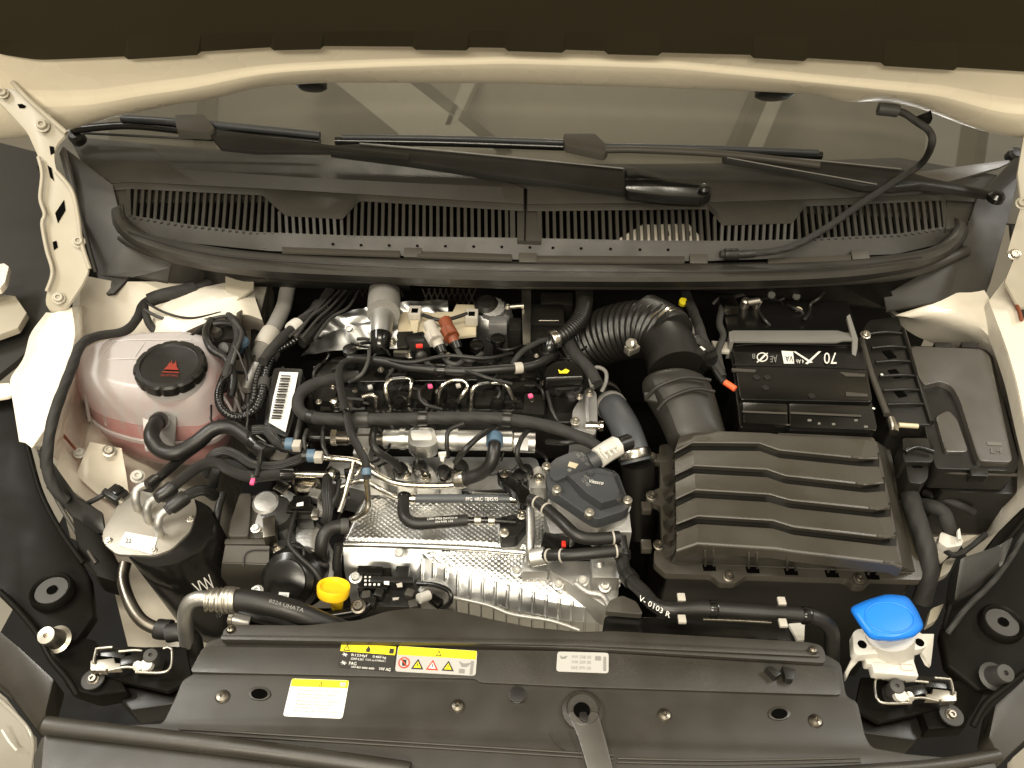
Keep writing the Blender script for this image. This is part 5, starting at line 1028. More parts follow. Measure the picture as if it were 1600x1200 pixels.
tangle(8, 470, 840, 690, 735, -.06, -.02, 'thin dark wire in the gap below the fuel rail', 'wires below the fuel rail', ln=50)
tangle(6, 420, 530, 760, 900, -.075, -.045, 'thin dark wire around the cast pump body', 'wires around the pump', ln=50)
tangle(6, 1060, 1330, 455, 510, -.02, .006, 'thin dark wire behind the battery', 'wires behind the battery', ln=60)
for x, y, zz in [(560, 540, .0), (640, 556, .004), (700, 556, .004), (838, 556, .0), (868, 575, -.01), (905, 620, -.02), (520, 605, .0), (498, 628, -.01)]: bolt((x, y, zz), random.uniform(4, 7), random.choice(['zinc', 'steel', 'steel_dark']), en)
for x, y, zz in [(450, 775, -.045), (492, 770, -.04), (440, 760, -.04), (505, 790, -.05), (520, 735, -.04), (545, 735, -.04)]: box('bracket', (x, y, zz), (random.uniform(.01, .02), random.uniform(.008, .016), .012), random.choice(['zinc', 'alu_matt', 'plastic_gloss', 'steel_dark']), en, rot=random.uniform(-40, 40))

# ================================================================ left front: pump, filter, belt cover
ff = thing('fuel_filter', 'black cylindrical fuel filter with bare metal top plate', 'filter', (250, 960, -.22))
FZ = -.035
pl = [(183, 790), (215, 757), (250, 750), (300, 768), (308, 795), (298, 828), (268, 858), (240, 868), (182, 866), (160, 848), (160, 830)]
prism('top_plate', rnd(pl, 8, 3), .004, 'plate_metal', ff, z=FZ, bev=.001)
bot_c = P(250, 815, FZ) + V((.014, -.010, 0)); R = .050
def filt(t, z): return bot_c + V((math.cos(t) * R * (1 - .12 * (-z / .16)), math.sin(t) * R * .92, z - .004))
bm = bmesh.new(); G = []
for i, (z, s) in enumerate([(0, .96), (-.004, 1), (-.13, .93), (-.155, .86), (-.165, .7)]):
    G.append([bm.verts.new(bot_c + V((.028 * (-z / .16), -.01 * (-z / .16), z - .003)) + V((math.cos(t) * R * s, math.sin(t) * R * s, 0))) for t in [2 * math.pi * j / 40 for j in range(40)]])
for a, b in zip(G, G[1:]):
    for j in range(40): bm.faces.new((a[j], a[(j + 1) % 40], b[(j + 1) % 40], b[j]))
bm.faces.new(G[0]); bm.faces.new(G[-1]); link('canister', me_of(bm), 'plastic_gloss', ff, 40)
def oncan(t0, t1, z0, z1):
    # u runs along the height (text reads upwards-right), v around
    def f(u, v):
        t = t0 + (t1 - t0) * u; z = z0 + (z1 - z0) * v; s = 1 - .07 * (-z / .13) + .008
        return bot_c + V((.028 * (-z / .16), -.01 * (-z / .16), z - .003)) + V((math.cos(t) * R * s, math.sin(t) * R * s, 0))
    return f
text('VW', None, 0, 'white_print', ff, fn=oncan(rad(-62), rad(-38), -.060, -.036)); text('2N0', None, 0, 'grey_print', ff, fn=oncan(rad(-58), rad(-44), -.070, -.064)); text('SB', None, 0, 'white_print', ff, fn=oncan(rad(-56), rad(-40), -.094, -.076)); text('127 401', None, 0, 'grey_print', ff, fn=oncan(rad(-58), rad(-40), -.104, -.098))
prism('label', [(196, 831), (246, 840), (238, 866), (184, 852)], .0005, 'sticker_white', ff, z=FZ + .001, bev=0); text('22', [(196, 848), (205, 849), (206, 842), (197, 841)], FZ + .0012, 'black_print', ff)
for x, y in [(188, 782), (170, 845), (240, 860), (298, 811)]: bolt((x, y, FZ), 6, 'zinc', ff)
for a, b, c_, d in [((216, 797), (212, 782), (214, 765), (228, 757)), ((233, 815), (229, 800), (233, 785), (246, 778)), ((251, 838), (247, 822), (250, 806), (262, 797))]:
    tube('pipe', [(a[0], a[1], FZ - .002), (b[0], b[1], FZ + .018), (c_[0], c_[1], FZ + .026), (d[0], d[1], FZ + .03)], 6.5, 'alu_matt', ff)
hose('fuel_hose', 'braided hose from the middle filter pipe over to the engine', 'hose', [(244, 779, -.004), (262, 768, .0), (285, 748, .004), (315, 727, .008), (340, 724, .008), (362, 736, .005), (390, 745, .0), (430, 742, -.005), (458, 742, -.01)], 10, 'braid', clamps=((.08, 12, 3, 'plastic_black', 'coupling'), (.97, 14, 2, 'plastic_gloss', 'coupling'), (.74, 4, 1, 'plastic_black', 'strap')))
hose('fuel_hose', 'ribbed hose from the front filter pipe into the dark gap', 'hose', [(260, 798, -.004), (280, 784, .0), (300, 770, .0), (320, 766, -.006), (335, 775, -.03)], 10, 'ribbed_rubber', clamps=((.2, 14, 3, 'plastic_black', 'coupling'),))
for j, (pts, m) in enumerate([([(322, 745, -.03), (330, 715, -.01), (350, 705, -.005), (372, 712, -.008), (395, 726, -.012), (430, 728, -.015), (455, 722, -.015), (480, 712, -.015)], 'ribbed_rubber'), ([(332, 760, -.04), (338, 735, -.02), (352, 722, -.018), (375, 730, -.02), (400, 740, -.025)], 'ribbed_rubber'), ([(395, 672, -.0), (415, 672, .0), (428, 685, -.002), (440, 696, -.01), (470, 705, -.02)], 'ribbed_rubber')]):
    hose('fuel_hose', ['upper ribbed hose curving towards the blue fittings', 'lower ribbed hose tucked under the upper one', 'short ribbed hose just below the barcode box'][j], 'hose', pts, 9, m)
for x, y, lb in [(455, 694, 'blue fitting nearest the barcode box'), (489, 712, 'blue fitting joined to the long silver pipe')]:
    g = thing('pipe_fitting', lb, 'fitting', (x, y, -.03)); tube('body', [(x - 16, y, -.01), (x + 14, y, -.01)], 9, 'plastic_black', g); tube('blue_sleeve', [(x - 8, y, -.01), (x + 4, y, -.01)], 10.5, 'blue_clip', g); box('latch', (x + 8, y - 2, .0), (.010, .012, .010), 'connector_grey', g); tube('nipple', [(x + 12, y + 1, -.01), (x + 26, y + 3, -.012)], 5, 'steel', g)
g = thing('hose_coupling', 'grey quick coupling where the tank hose meets the engine', 'coupling', (425, 712, -.03)); tube('body', [(402, 698, -.02), (420, 706, -.022), (440, 708, -.025)], 12, 'plastic_black', g); box('ring', (415, 708, -.008), (.014, .022, .014), 'plastic_gloss', g, rot=-20); box('tab', (435, 712, -.012), (.02, .014, .010), 'plastic_grey', g, rot=-10); tube('strap', [(408, 705, -.0), (405, 725, .006), (400, 745, .004)], 4, 'plastic_black', g); box('pink_tag', (394, 751, .004), (.005, .008, .004), 'pink_mark', g)
ms = hose('fuel_pipe', 'bright horizontal fuel pipe below the blue fittings', 'pipe', [(455, 741, -.03), (490, 741, -.03), (522, 742, -.03)], 6, 'steel', clamps=((.96, 4, 3, 'zinc', 'flare'), (.06, 4, 4, 'plastic_gloss', 'flare')))
lathe('sensor_cup', (479, 756, -.05), (0, -.15, 1), [(.016, -.012), (.016, .006), (.013, .009), (.001, .010)], 'steel', ms, 20); lathe('sensor_stem', (479, 768, -.06), (0, -.15, 1), [(.010, -.03), (.010, .0), (.001, .001)], 'plastic_gloss', ms, 14)
bc = thing('timing_belt_cover', 'smooth grey black timing belt cover left of the engine', 'cover', (385, 850, -.2))
prism('upper_cover', rnd([(375, 770), (393, 771), (388, 838), (356, 838), (361, 812)], 5, 3), .05, 'plastic_grey', bc, z=-.05, bev=.004, seg=3); prism('upper_panel', rnd([(392, 774), (425, 774), (422, 841), (386, 841)], 4, 3), .05, 'plastic_grey', bc, z=-.058, bev=.003)
prism('middle_rail', rnd([(352, 842), (426, 842), (424, 850), (350, 850)], 2, 2), .02, 'plastic_grey', bc, z=-.055, bev=.002)
rings('lower_cover', [[(352, 852, -.055), (421, 853, -.055), (420, 880, -.062), (348, 878, -.062)], [(347, 880, -.064), (420, 883, -.064), (419, 893, -.085), (345, 890, -.085)], [(345, 915, -.11), (418, 918, -.11), (418, 930, -.18), (345, 925, -.18)]], 'plastic_grey', bc, smooth=50)
tube('cover_line', [(380, 885, -.062), (382, 868, -.0575), (392, 860, -.0555), (420, 859, -.0545)], 1.2, 'plastic_black', bc, seg=6)
lathe('lug', (415, 785, -.045), (0, -.2, 1), [(.016, -.03), (.016, .0), (.013, .003), (.001, .004)], 'alu_matt', bc, 20); box('lug_arm', (412, 815, -.05), (.02, .03, .02), 'alu_cast', bc); bolt((400, 826, -.046), 8, 'alu_bright', bc)
lathe('pulley_cover', (432, 800, -.05), (0, -.3, 1), [(.024, -.04), (.024, -.004), (.018, .002), (.001, .003)], 'plastic_black', bc, 24); box('tensioner_arm', (420, 822, -.04), (.014, .03, .02), 'steel_dark', bc, rot=15)
hose('hose', 'black hose standing behind the belt cover edge', 'hose', [(348, 770, -.05), (338, 810, -.06), (336, 850, -.08), (340, 890, -.1), (345, 920, -.12)], 7, 'rubber')
# high pressure pump and castings
pp = thing('fuel_pump', 'cast aluminium pump body with black round motor in front', 'pump', (470, 900, -.2))
prism('casting', rnd([(428, 862), (440, 835), (462, 815), (480, 808), (500, 818), (525, 870), (520, 905), (430, 905)], 8, 3), .06, 'alu_cast', pp, z=-.085, bev=.005)
prism('cover', rnd([(462, 822), (480, 812), (500, 826), (506, 850), (494, 862), (462, 846)], 6, 3), .02, 'alu_cast', pp, z=-.07, bev=.003)
for x, y in [(480, 815), (435, 860), (487, 866), (505, 845), (430, 880)]: bolt((x, y, -.068), 8, 'zinc', pp)
lathe('spigot', (457, 872, -.06), (0, -.2, 1), [(.011, -.03), (.011, .004), (.001, .005)], 'zinc', pp, 16)
c = P(455, 905, -.075)
lathe('motor', c, V((-.15, -.65, .75)), [(.036, -.03), (.036, .0), (.031, .006), (.031, .010), (.024, .014), (.024, .018), (.018, .02), (.001, .02)], 'plastic_gloss', pp, 32)
decal('motor_label', [(436, 925), (452, 926), (450, 938), (434, 936)], -.066, 'sticker_white', pp); text('3878', [(438, 933), (449, 933), (449, 929), (438, 929)], -.065, 'grey_print', pp)
for j, (pts, r) in enumerate([([(462, 800, -.045), (455, 825, -.04), (452, 850, -.04), (468, 870, -.04), (490, 890, -.045), (505, 915, -.06)], 4), ([(545, 822, -.05), (520, 824, -.048), (506, 836, -.05), (502, 855, -.06), (504, 872, -.08)], 12), ([(512, 745, -.03), (510, 770, -.03), (512, 800, -.04), (508, 815, -.05)], 9), ([(530, 750, -.045), (525, 775, -.05), (515, 800, -.06)], 5), ([(530, 850, -.06), (526, 880, -.08), (528, 910, -.1)], 8)]):
    hose('hose', ['thin lead curving over the pump casting', 'thick black elbow hose left of the embossed shield', 'vertical black ribbed hose above the pump', 'thin dark pipe behind the vertical hose', 'black hose dropping behind the dipstick'][j], 'hose', pts, r, 'ribbed_rubber' if j == 2 else 'rubber', clamps=(((.05, 8, 2, 'rubber_grey', 'clamp'), (.95, 7, 2, 'plastic_black', 'clamp')) if j == 1 else ()))
vn = thing('sensor_plug', 'black stacked sensor plug under the bright fuel pipe', 'sensor', (470, 790, -.07)); box('body', (470, 784, -.04), (.022, .02, .03), 'plastic_gloss', vn); box('collar', (468, 794, -.045), (.03, .012, .012), 'plastic_black', vn); decal('mark', [(464, 786), (474, 784), (474, 790), (463, 791)], -.0385, 'white_print', vn); box('foot', (478, 800, -.05), (.02, .02, .02), 'plastic_black', vn); box('nut', (492, 800, -.045), (.008, .012, .008), 'zinc', vn)
# air conditioning hose
ac = hose('air_conditioning_hose', 'thick black hose with silver crimp at the lower left', 'hose', [(352, 938, -.02), (385, 938, -.018), (420, 944, -.02), (460, 955, -.026), (500, 972, -.04), (545, 990, -.06)], 18, 'rubber', clamps=((.0, 20, 3, 'zinc', 'crimp'), (.045, 3, 4, 'zinc', 'crimp'), (.005, 3, 4.5, 'zinc', 'crimp')))
tube('metal_pipe', [(340, 937, -.02), (312, 935, -.02), (296, 942, -.025), (290, 960, -.04), (290, 985, -.07), (292, 1005, -.1)], 12, 'alu_matt', ac)
tube('crimp_sleeve', [(326, 937, -.02), (334, 937.5, -.02), (342, 938, -.02), (353, 938, -.02)], 19, 'zinc', ac, corr=9, amp=.06)
text('8224 UHATA', [(420, 941), (474, 957), (476, 951), (422, 936)], -.004, 'grey_print', ac)
hose('metal_pipe', 'dark bare metal pipe curving below the filter', 'pipe', [(196, 880, -.08), (192, 905, -.085), (202, 940, -.09), (220, 968, -.095), (245, 982, -.1), (268, 984, -.1)], 11, 'steel_dark', clamps=((.93, 12, 6, 'rubber', 'sleeve'),))
hose('hose', 'black rubber elbow at the foot of the metal pipe', 'hose', [(262, 990, -.085), (285, 988, -.085), (300, 1000, -.1), (305, 1020, -.13)], 15, 'rubber')
hose('hose', 'black hose passing under the thick crimped hose', 'hose', [(365, 955, -.07), (400, 965, -.065), (440, 975, -.07), (480, 990, -.08)], 8, 'rubber')
cn = thing('pipe_end', 'small bright metal pipe end under the crimped hose', 'pipe', (375, 968, -.1)); tube('stub', [(362, 966, -.06), (390, 972, -.065)], 9, 'alu_bright', cn); tube('flare', [(360, 966, -.06), (366, 967, -.06)], 11, 'zinc', cn); bolt((402, 924, -.05), 10, 'alu_bright', cn)

# ================================================================ slate actuator and its hoses
ac2 = thing('throttle_actuator', 'slate grey throttle actuator with bolted lid and pale print', 'actuator', (915, 770, -.12))
AZ = .012
out = [(852, 735), (866, 717), (900, 703), (934, 722), (944, 733), (966, 738), (978, 772), (986, 784), (978, 797), (960, 803), (932, 812), (914, 802), (876, 776), (856, 764)]
prism('body', rnd([(x + 2, y + 7) for x, y in out], 6, 3), .05, 'alu_cast', ac2, z=AZ - .022, bev=.004, taper=-.12)
prism('lid', rnd(out, 7, 3), .016, 'slate_plastic', ac2, z=AZ - .005, bev=.003, seg=3)
prism('lid_rim', rnd([(858, 733), (868, 721), (900, 707), (930, 724), (936, 732), (900, 742), (884, 745), (868, 752), (860, 745)], 5, 3), .008, 'slate_plastic', ac2, z=AZ, bev=.002)
rings('gear_housing', [[(888, 743, AZ + .012), (932, 730, AZ + .012), (956, 738, AZ + .012), (968, 768, AZ + .011), (962, 780, AZ + .010), (940, 786, AZ + .010), (916, 770, AZ + .011)], [(882, 744, AZ - .004), (934, 727, AZ - .004), (961, 736, AZ - .004), (977, 774, AZ - .004), (970, 788, AZ - .004), (938, 797, AZ - .004), (906, 776, AZ - .004)]], 'slate_plastic', ac2, smooth=25)
for x, y in [(870, 766), (921, 802), (980, 783), (854, 730)]:
    lathe('screw', (x, y, AZ - .003), (0, -.1, 1), [(.0055, -.004), (.0055, .003), (.004, .0045), (.002, .0045), (.0018, .002), (.0003, .002)], 'zinc', ac2, 14)
lathe('dimple', (922, 740, AZ + .012), (0, 0, 1), [(.005, -.004), (.004, .002), (.0005, .001)], 'slate_plastic', ac2, 14)
decal('code_field', [(890, 721), (904, 725), (899, 732), (887, 728)], AZ, 'cream_metal', ac2); lathe('screw_recess', (890, 735, AZ), (0, 0, 1), [(.0025, 0), (.0025, .0006), (.0003, .0007)], 'faint_print', ac2, 10)
text('04L 131 501', [(899, 711), (918, 729), (922, 726), (903, 708)], AZ, 'grey_print', ac2); text('A2C 1907', [(906, 708), (920, 722), (923, 720), (909, 706)], AZ, 'grey_print', ac2)
text('Vitesco', [(919, 754), (942, 758), (944, 752), (921, 749)], AZ + .012, 'white_print', ac2); text('CZ PBT', [(908, 750), (919, 762), (923, 759), (912, 747)], AZ + .012, 'grey_print', ac2); text('GF30', [(912, 745), (918, 750), (921, 747), (915, 742)], AZ + .012, 'grey_print', ac2)
tube('lid_line', [(930, 738, AZ + .0125), (962, 742, AZ + .0125)], 1, 'slate_plastic', ac2, seg=6)
box('foot', (965, 815, -.03), (.03, .03, .05), 'alu_cast', ac2); lathe('foot_boss', (950, 820, -.03), (0, -.7, .5), [(.008, -.01), (.008, .004), (.004, .005), (.003, .0), (.0003, .0)], 'alu_cast', ac2, 14)
prism('casting_arm', rnd([(858, 775), (880, 785), (905, 805), (900, 830), (860, 835), (850, 800)], 6, 3), .03, 'alu_cast', ac2, z=-.05, bev=.004)
wc = thing('actuator_plug', 'cream white plug with black cap on the slate actuator', 'connector', (950, 700, .0))
tube('body', [P(934, 716, .03), P(950, 705, .032), P(964, 697, .032)], 17, 'white_plastic', wc, seg=8); box('latch', (950, 697, .048), (.018, .010, .006), 'white_plastic', wc, rot=30); tube('cap', [P(962, 698, .03), P(984, 690, .028)], 13, 'plastic_black', wc, seg=8); tube('socket', [P(922, 722, .024), P(937, 714, .028)], 15, 'slate_plastic', wc, seg=8)
for i in range(3): box('key', (944 + i * 7, 709 - i * 4, .046), (.002, .014, .003), 'white_plastic', wc, rot=30, bev=0)
# charge air hose
hose('charge_air_hose', 'slate blue intake hose with steel band behind the actuator', 'hose', [(950, 628, -.05), (965, 648, -.035), (978, 672, -.03), (988, 700, -.035), (994, 722, -.045)], 25, 'slate_rubber', seg=20, clamps=((.12, 5, 2, 'grey_sleeve', 'band'), (.93, 6, 2, 'steel', 'clamp')))
hose('charge_air_pipe', 'black wide pipe continuing below the steel band', 'pipe', [(996, 722, -.05), (998, 745, -.07), (998, 775, -.1), (1000, 830, -.16)], 27, 'plastic_black', seg=20)
hose('charge_air_pipe', 'black collar above the slate blue intake hose', 'pipe', [(930, 600, -.09), (940, 618, -.065), (952, 634, -.05)], 27, 'plastic_gloss', seg=20, clamps=((.7, 5, 3, 'steel_dark', 'clamp'),))
for j, (pts, t1) in enumerate([([(828, 780, -.03), (842, 786, -.025), (860, 800, -.02), (880, 818, -.015), (900, 836, -.015), (925, 842, -.018), (968, 839, -.02)], (.09, .22)), ([(845, 868, -.05), (880, 868, -.035), (920, 865, -.03), (970, 860, -.03)], (.12, .3))]):
    hose('coolant_hose', ['upper black hose bending below the slate actuator', 'lower straight black hose with two white clips'][j], 'hose', pts, 11, 'rubber', clamps=((t1[0], 1.4, 1.5, 'connector_grey', 'clip'), (t1[1], 1.4, 1.5, 'connector_grey', 'clip'), (.94, 1.4, 1.2, 'connector_grey', 'clip')))
g = thing('pipe_stub', 'bright aluminium stub feeding the lower white clipped hose', 'pipe', (835, 875, -.08)); tube('stub', [(830, 872, -.055), (852, 868, -.05)], 14, 'alu_bright', g); box('base', (836, 882, -.085), (.03, .02, .03), 'alu_cast', g)
g = thing('sensor_plug', 'small black plug with red mark under the bent hose', 'sensor', (872, 850, -.06)); box('body', (868, 845, -.045), (.03, .02, .02), 'plastic_gloss', g, rot=-15); box('red_mark', (881, 849, -.041), (.005, .008, .004), 'red_plastic', g); box('shell', (856, 845, -.05), (.012, .02, .016), 'slate_plastic', g)
g = thing('vertical_pipe_bracket', 'grey cast bracket between embossed shield and hoses', 'bracket', (828, 840, -.1)); tube('post', [(828, 790, -.045), (829, 820, -.05), (828, 860, -.06), (826, 878, -.08)], 7, 'alu_matt', g)
rh = hose('radiator_hose', 'long black coolant hose along the front right with print', 'hose', [(968, 838, -.03), (972, 862, -.04), (974, 886, -.04), (985, 905, -.035), (1005, 925, -.025), (1022, 944, -.015), (1045, 952, -.012), (1100, 951, -.012), (1180, 956, -.012), (1240, 960, -.012), (1278, 966, -.015), (1298, 984, -.03), (1300, 1010, -.06), (1300, 1040, -.1)], 13, 'rubber', clamps=((.055, 7, 3, 'plastic_black', 'coupling'), (.15, 10, 3, 'plastic_black', 'coupling'), (.46, 6, 2.5, 'plastic_gloss', 'clip'), (.71, 6, 2.5, 'plastic_gloss', 'clip')))
text('V- 0103 R', [(997, 938), (1046, 966), (1048, 958), (1000, 930)], .001, 'white_print', rh)
for x, y in [(1065, 932), (1222, 938), (1066, 966), (1224, 972)]: box('clip_tab', (x, y, -.006), (.008, .009, .004), 'connector_grey', rh, bev=.001)
g = thing('pipe_clip_plate', 'pale plate behind the right end of the front hose', 'bracket', (1245, 985, -.06)); prism('plate', [(1232, 974), (1258, 972), (1257, 1000), (1246, 1000)], .004, 'white_plastic', g, z=-.045, bev=.001); tube('rod', [(1098, 967, -.03), (1150, 969, -.03), (1205, 972, -.03)], 2.5, 'steel', g)
pl_ = thing('fan_shroud', 'black fan shroud edge behind the front cover', 'shroud', (1100, 1000, -.1)); prism('shroud', rnd([(945, 962), (1060, 966), (1235, 982), (1245, 1005), (940, 992)], 6, 3), .05, 'plastic_gloss', pl_, z=-.05, bev=.005); prism('eyelet', rnd([(945, 955), (952, 938), (972, 930), (995, 940), (1005, 960)], 5, 3), .008, 'plastic_grey', pl_, z=-.04, bev=.002)
# casting at the right front of the engine
g = thing('engine_mount', 'cast aluminium engine bracket above the fan shroud', 'bracket', (930, 910, -.12)); prism('casting', rnd([(840, 878), (930, 876), (968, 890), (966, 935), (950, 950), (905, 920), (880, 905)], 8, 3), .04, 'alu_cast', g, z=-.085, bev=.004)
for x, y in [(910, 908), (945, 917), (958, 885)]: bolt((x, y, -.078), 10, 'alu_bright', g)
tube('rib', [(900, 912, -.078), (918, 925, -.078), (940, 930, -.078), (950, 945, -.085)], 5, 'alu_cast', g); box('block', (945, 885, -.06), (.03, .03, .03), 'alu_matt', g); tube('post', [(936, 878, -.06), (938, 898, -.07)], 8, 'alu_matt', g)

# ================================================================ air intake
bl = hose('intake_bellows', 'black corrugated intake bellows curving to the air box', 'hose', [(885, 575, -.09), (905, 550, -.06), (930, 532, -.034), (960, 520, -.012), (990, 515, .004), (1016, 516, .014), (1044, 526, .02)], 44, 'plastic_black', corr=10, amp=.04, seg=40, r1=44)
tube('smooth_cuff', [(1005, 500, .016), (1030, 513, .019), (1046, 528, .02)], 43, 'rubber', bl, r1=42, seg=32)
cl = tube('clamp', [P(1034, 517, .02), P(1041, 523, .0205)], 44.5, 'steel', bl, seg=40); box('clamp_screw', (988, 541, .045), (.018, .012, .010), 'zinc', bl, rot=35)
lathe('clamp_bolt', P(986, 537, .05), (-.6, -.4, .4), [(.007, -.004), (.007, .003), (.0045, .005), (.0004, .005)], 'zinc', bl, 12)
dk = thing('intake_duct', 'dark plastic intake duct between bellows and air box', 'duct', (1080, 640, -.08))
tube('round_end', [(1030, 525, .018), (1048, 548, .018), (1058, 580, .014)], 41, 'plastic_black', dk, r1=44, seg=32)
rings('duct_body', [[P(1000 + 0, 588, .02), P(1020, 570, .045), P(1060, 562, .05), P(1098, 575, .042), P(1112, 600, .015), P(1090, 625, -.03), P(1030, 625, -.03)],
                    [P(990, 602, .014), P(1012, 590, .044), P(1060, 582, .05), P(1106, 588, .042), P(1120, 616, .01), P(1096, 650, -.04), P(1030, 650, -.04)],
                    [P(1000, 622, .006), P(1026, 610, .036), P(1070, 600, .043), P(1110, 606, .034), P(1128, 632, .004), P(1100, 670, -.05), P(1040, 670, -.05)],
                    [P(1015, 642, .0), P(1038, 628, .028), P(1080, 618, .035), P(1114, 624, .028), P(1132, 648, .0), P(1110, 690, -.05), P(1050, 690, -.05)],
                    [P(1030, 672, -.01), P(1052, 660, .014), P(1090, 654, .018), P(1124, 660, .014), P(1142, 684, -.01), P(1120, 720, -.05), P(1060, 720, -.05)],
                    [P(1040, 700, -.02), P(1058, 690, .002), P(1100, 684, .004), P(1136, 690, .0), P(1150, 710, -.02), P(1130, 740, -.05), P(1070, 740, -.05)]], 'duct_grey', dk, smooth=55)
bpy.context.view_layer.update()
dm = [o for o in dk.children if o.name.startswith('duct_body')][0]; sb = dm.modifiers.new('s', 'SUBSURF'); sb.levels = 1; sb.render_levels = 2
tube('duct_rib', [P(1010, 622, .026), P(1030, 603, .044), P(1070, 590, .051), P(1110, 594, .044)], 3, 'duct_grey', dk); tube('duct_rib', [P(1028, 640, .02), P(1046, 622, .035), P(1085, 608, .042), P(1116, 612, .036)], 3, 'duct_grey', dk)
prism('duct_tab', [(1006, 613, .03), (1022, 612, .033), (1028, 628, .026), (1008, 624, .024)], .003, 'duct_grey', dk, bev=.001)
# ================================================================ air box
ab = thing('air_box', 'dark air filter box with five stepped ribs on its lid', 'air filter', (1230, 800, -.25))
E = [[(1062, 680), (1085, 672), (1200, 676), (1230, 680), (1352, 686), (1370, 686)],
     [(1055, 703), (1082, 691), (1187, 692), (1218, 703), (1345, 716), (1374, 712)],
     [(1056, 738), (1085, 727), (1198, 733), (1228, 743), (1352, 757), (1383, 750)],
     [(1057, 776), (1087, 765), (1203, 772), (1234, 781), (1372, 796), (1392, 790)],
     [(1058, 815), (1090, 806), (1208, 813), (1240, 823), (1385, 840), (1401, 836)],
     [(1058, 857), (1090, 849), (1212, 857), (1244, 862), (1395, 880), (1412, 882)]]
for i in range(5):
    z1 = .009; a = [(x, y + (12 if i else 0)) for x, y in E[i]]; b = E[i + 1]
    A = [P(x, y, .006) for x, y in a]; B = [P(x, y, z1) for x, y in b]
    # droop the rib ends and give each rib a rolled nose
    bm = bmesh.new(); m = 6; rows = []
    mid = [p.lerp(q, .5) + V((0, 0, .0003)) for p, q in zip(A, B)]
    nose = [q + V((0, .0008, .0004)) for q in B]; lip = [q + V((0, -.0010, -.0012)) for q in B]; dn = [q + (V((0, .005, -.005)) if i < 4 else V((0, -.001, -.008))) for q in B]; dn2 = [q + (V((0, .006, -.02)) if i < 4 else V((0, -.001, -.016))) for q in B]
    A0 = [q + V((0, .0015, -.006)) for q in A]; A1 = [q + V((0, .0015, -.02)) for q in A]
    for r_ in (A1, A0, A, mid, nose, lip, dn, dn2):
        r_[0] = r_[0] + V((.0, 0, -.004)); r_[-1] = r_[-1] + V((0, 0, -.005)); rows.append([bm.verts.new(p) for p in r_])
    for p, q in zip(rows, rows[1:]):
        for j in range(m - 1): bm.faces.new((p[j], p[j + 1], q[j + 1], q[j]))
    o = link('rib', me_of(bm), 'lid_grey', ab, 12)
    fc = rings('groove_shade', [[P(x, y - 5, -.003) for x, y in b] + [P(x, y + 17, -.003) for x, y in reversed(b)], [P(x, y - 5, -.007) for x, y in b] + [P(x, y + 17, -.007) for x, y in reversed(b)]], 'plastic_black', ab) if i < 4 else None  # black strip stands in for the shade under each rib nose
    md = o.modifiers.new('b', 'BEVEL'); md.width = .0012; md.segments = 2; md.limit_method = 'ANGLE'; md.angle_limit = rad(25)
    tube('rib_end', [P(E[i + 1][4][0] - 14, E[i + 1][4][1] - 2, z1 + .0005), P(E[i + 1][4][0] + 6, E[i + 1][4][1] - 1, z1 - .002), P(E[i + 1][5][0] - 3, E[i + 1][5][1] + 1, z1 - .006)], 2.2, 'lid_grey', ab, seg=6)
rings('lid_body', [[(1062, 684, -.008), (1085, 676, -.008), (1370, 690, -.008), (1392, 790, -.008), (1410, 886, -.012), (1244, 868, -.012), (1090, 856, -.012), (1058, 862, -.012)],
                   [(1045, 700, -.055), (1075, 690, -.055), (1385, 700, -.055), (1408, 795, -.055), (1430, 893, -.055), (1250, 888, -.055), (1080, 882, -.055), (1048, 880, -.055)]], 'lid_grey', ab)
prism('flange', rnd([(1030, 695), (1075, 690), (1390, 700), (1415, 795), (1442, 896), (1440, 906), (1362, 904), (1352, 916), (1336, 916), (1322, 904), (1166, 899), (1150, 911), (1126, 911), (1110, 898), (1040, 896), (1022, 880), (1022, 860), (1034, 850), (1032, 790), (1010, 782), (1010, 770), (1032, 762)], 5, 3), .010, 'lid_grey', ab, z=-.055, bev=.002)
tube('gasket_line', [(1055, 878, -.053), (1240, 886, -.053), (1425, 894, -.053)], 2.5, 'lid_grey', ab, seg=6)
for x in (1108, 1176, 1236, 1300, 1363):
    y = 872 + (x - 1108) * .052
    for d in (-6, 7): tube('hook', [(x + d, y - 12, .002), (x + d, y, -.010), (x + d, y + 12, -.036)], 1.8, 'lid_grey', ab, seg=6)
    box('hook_slot', (x, y + 13, -.0535), (.014, .010, .002), 'dark_cavity', ab, bev=0)
for x, y in [(1138, 901), (1342, 905), (1018, 775), (1029, 852), (1018, 715)]: bolt((x, y, -.054), 9, 'steel_dark', ab, name='screw')
for i in range(6):
    y = 745 + i * 23; prism('side_rib', [(1036, y, -.05), (1054, y - 8, -.015), (1055, y - 3, -.015), (1038, y + 6, -.05)], .01, 'lid_grey', ab, bev=.001)
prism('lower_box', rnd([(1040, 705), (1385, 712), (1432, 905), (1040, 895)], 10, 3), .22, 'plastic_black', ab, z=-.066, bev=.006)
prism('lid_back_step', rnd([(1215, 676), (1365, 683), (1372, 697), (1215, 690)], 3, 2), .02, 'lid_grey', ab, z=-.002, bev=.002)
for x, y, sx in [(1030, 715, .02), (1010, 790, .012), (1010, 850, .012)]: box('lug', (x, y, -.054), (sx, .014, .01), 'lid_grey', ab)

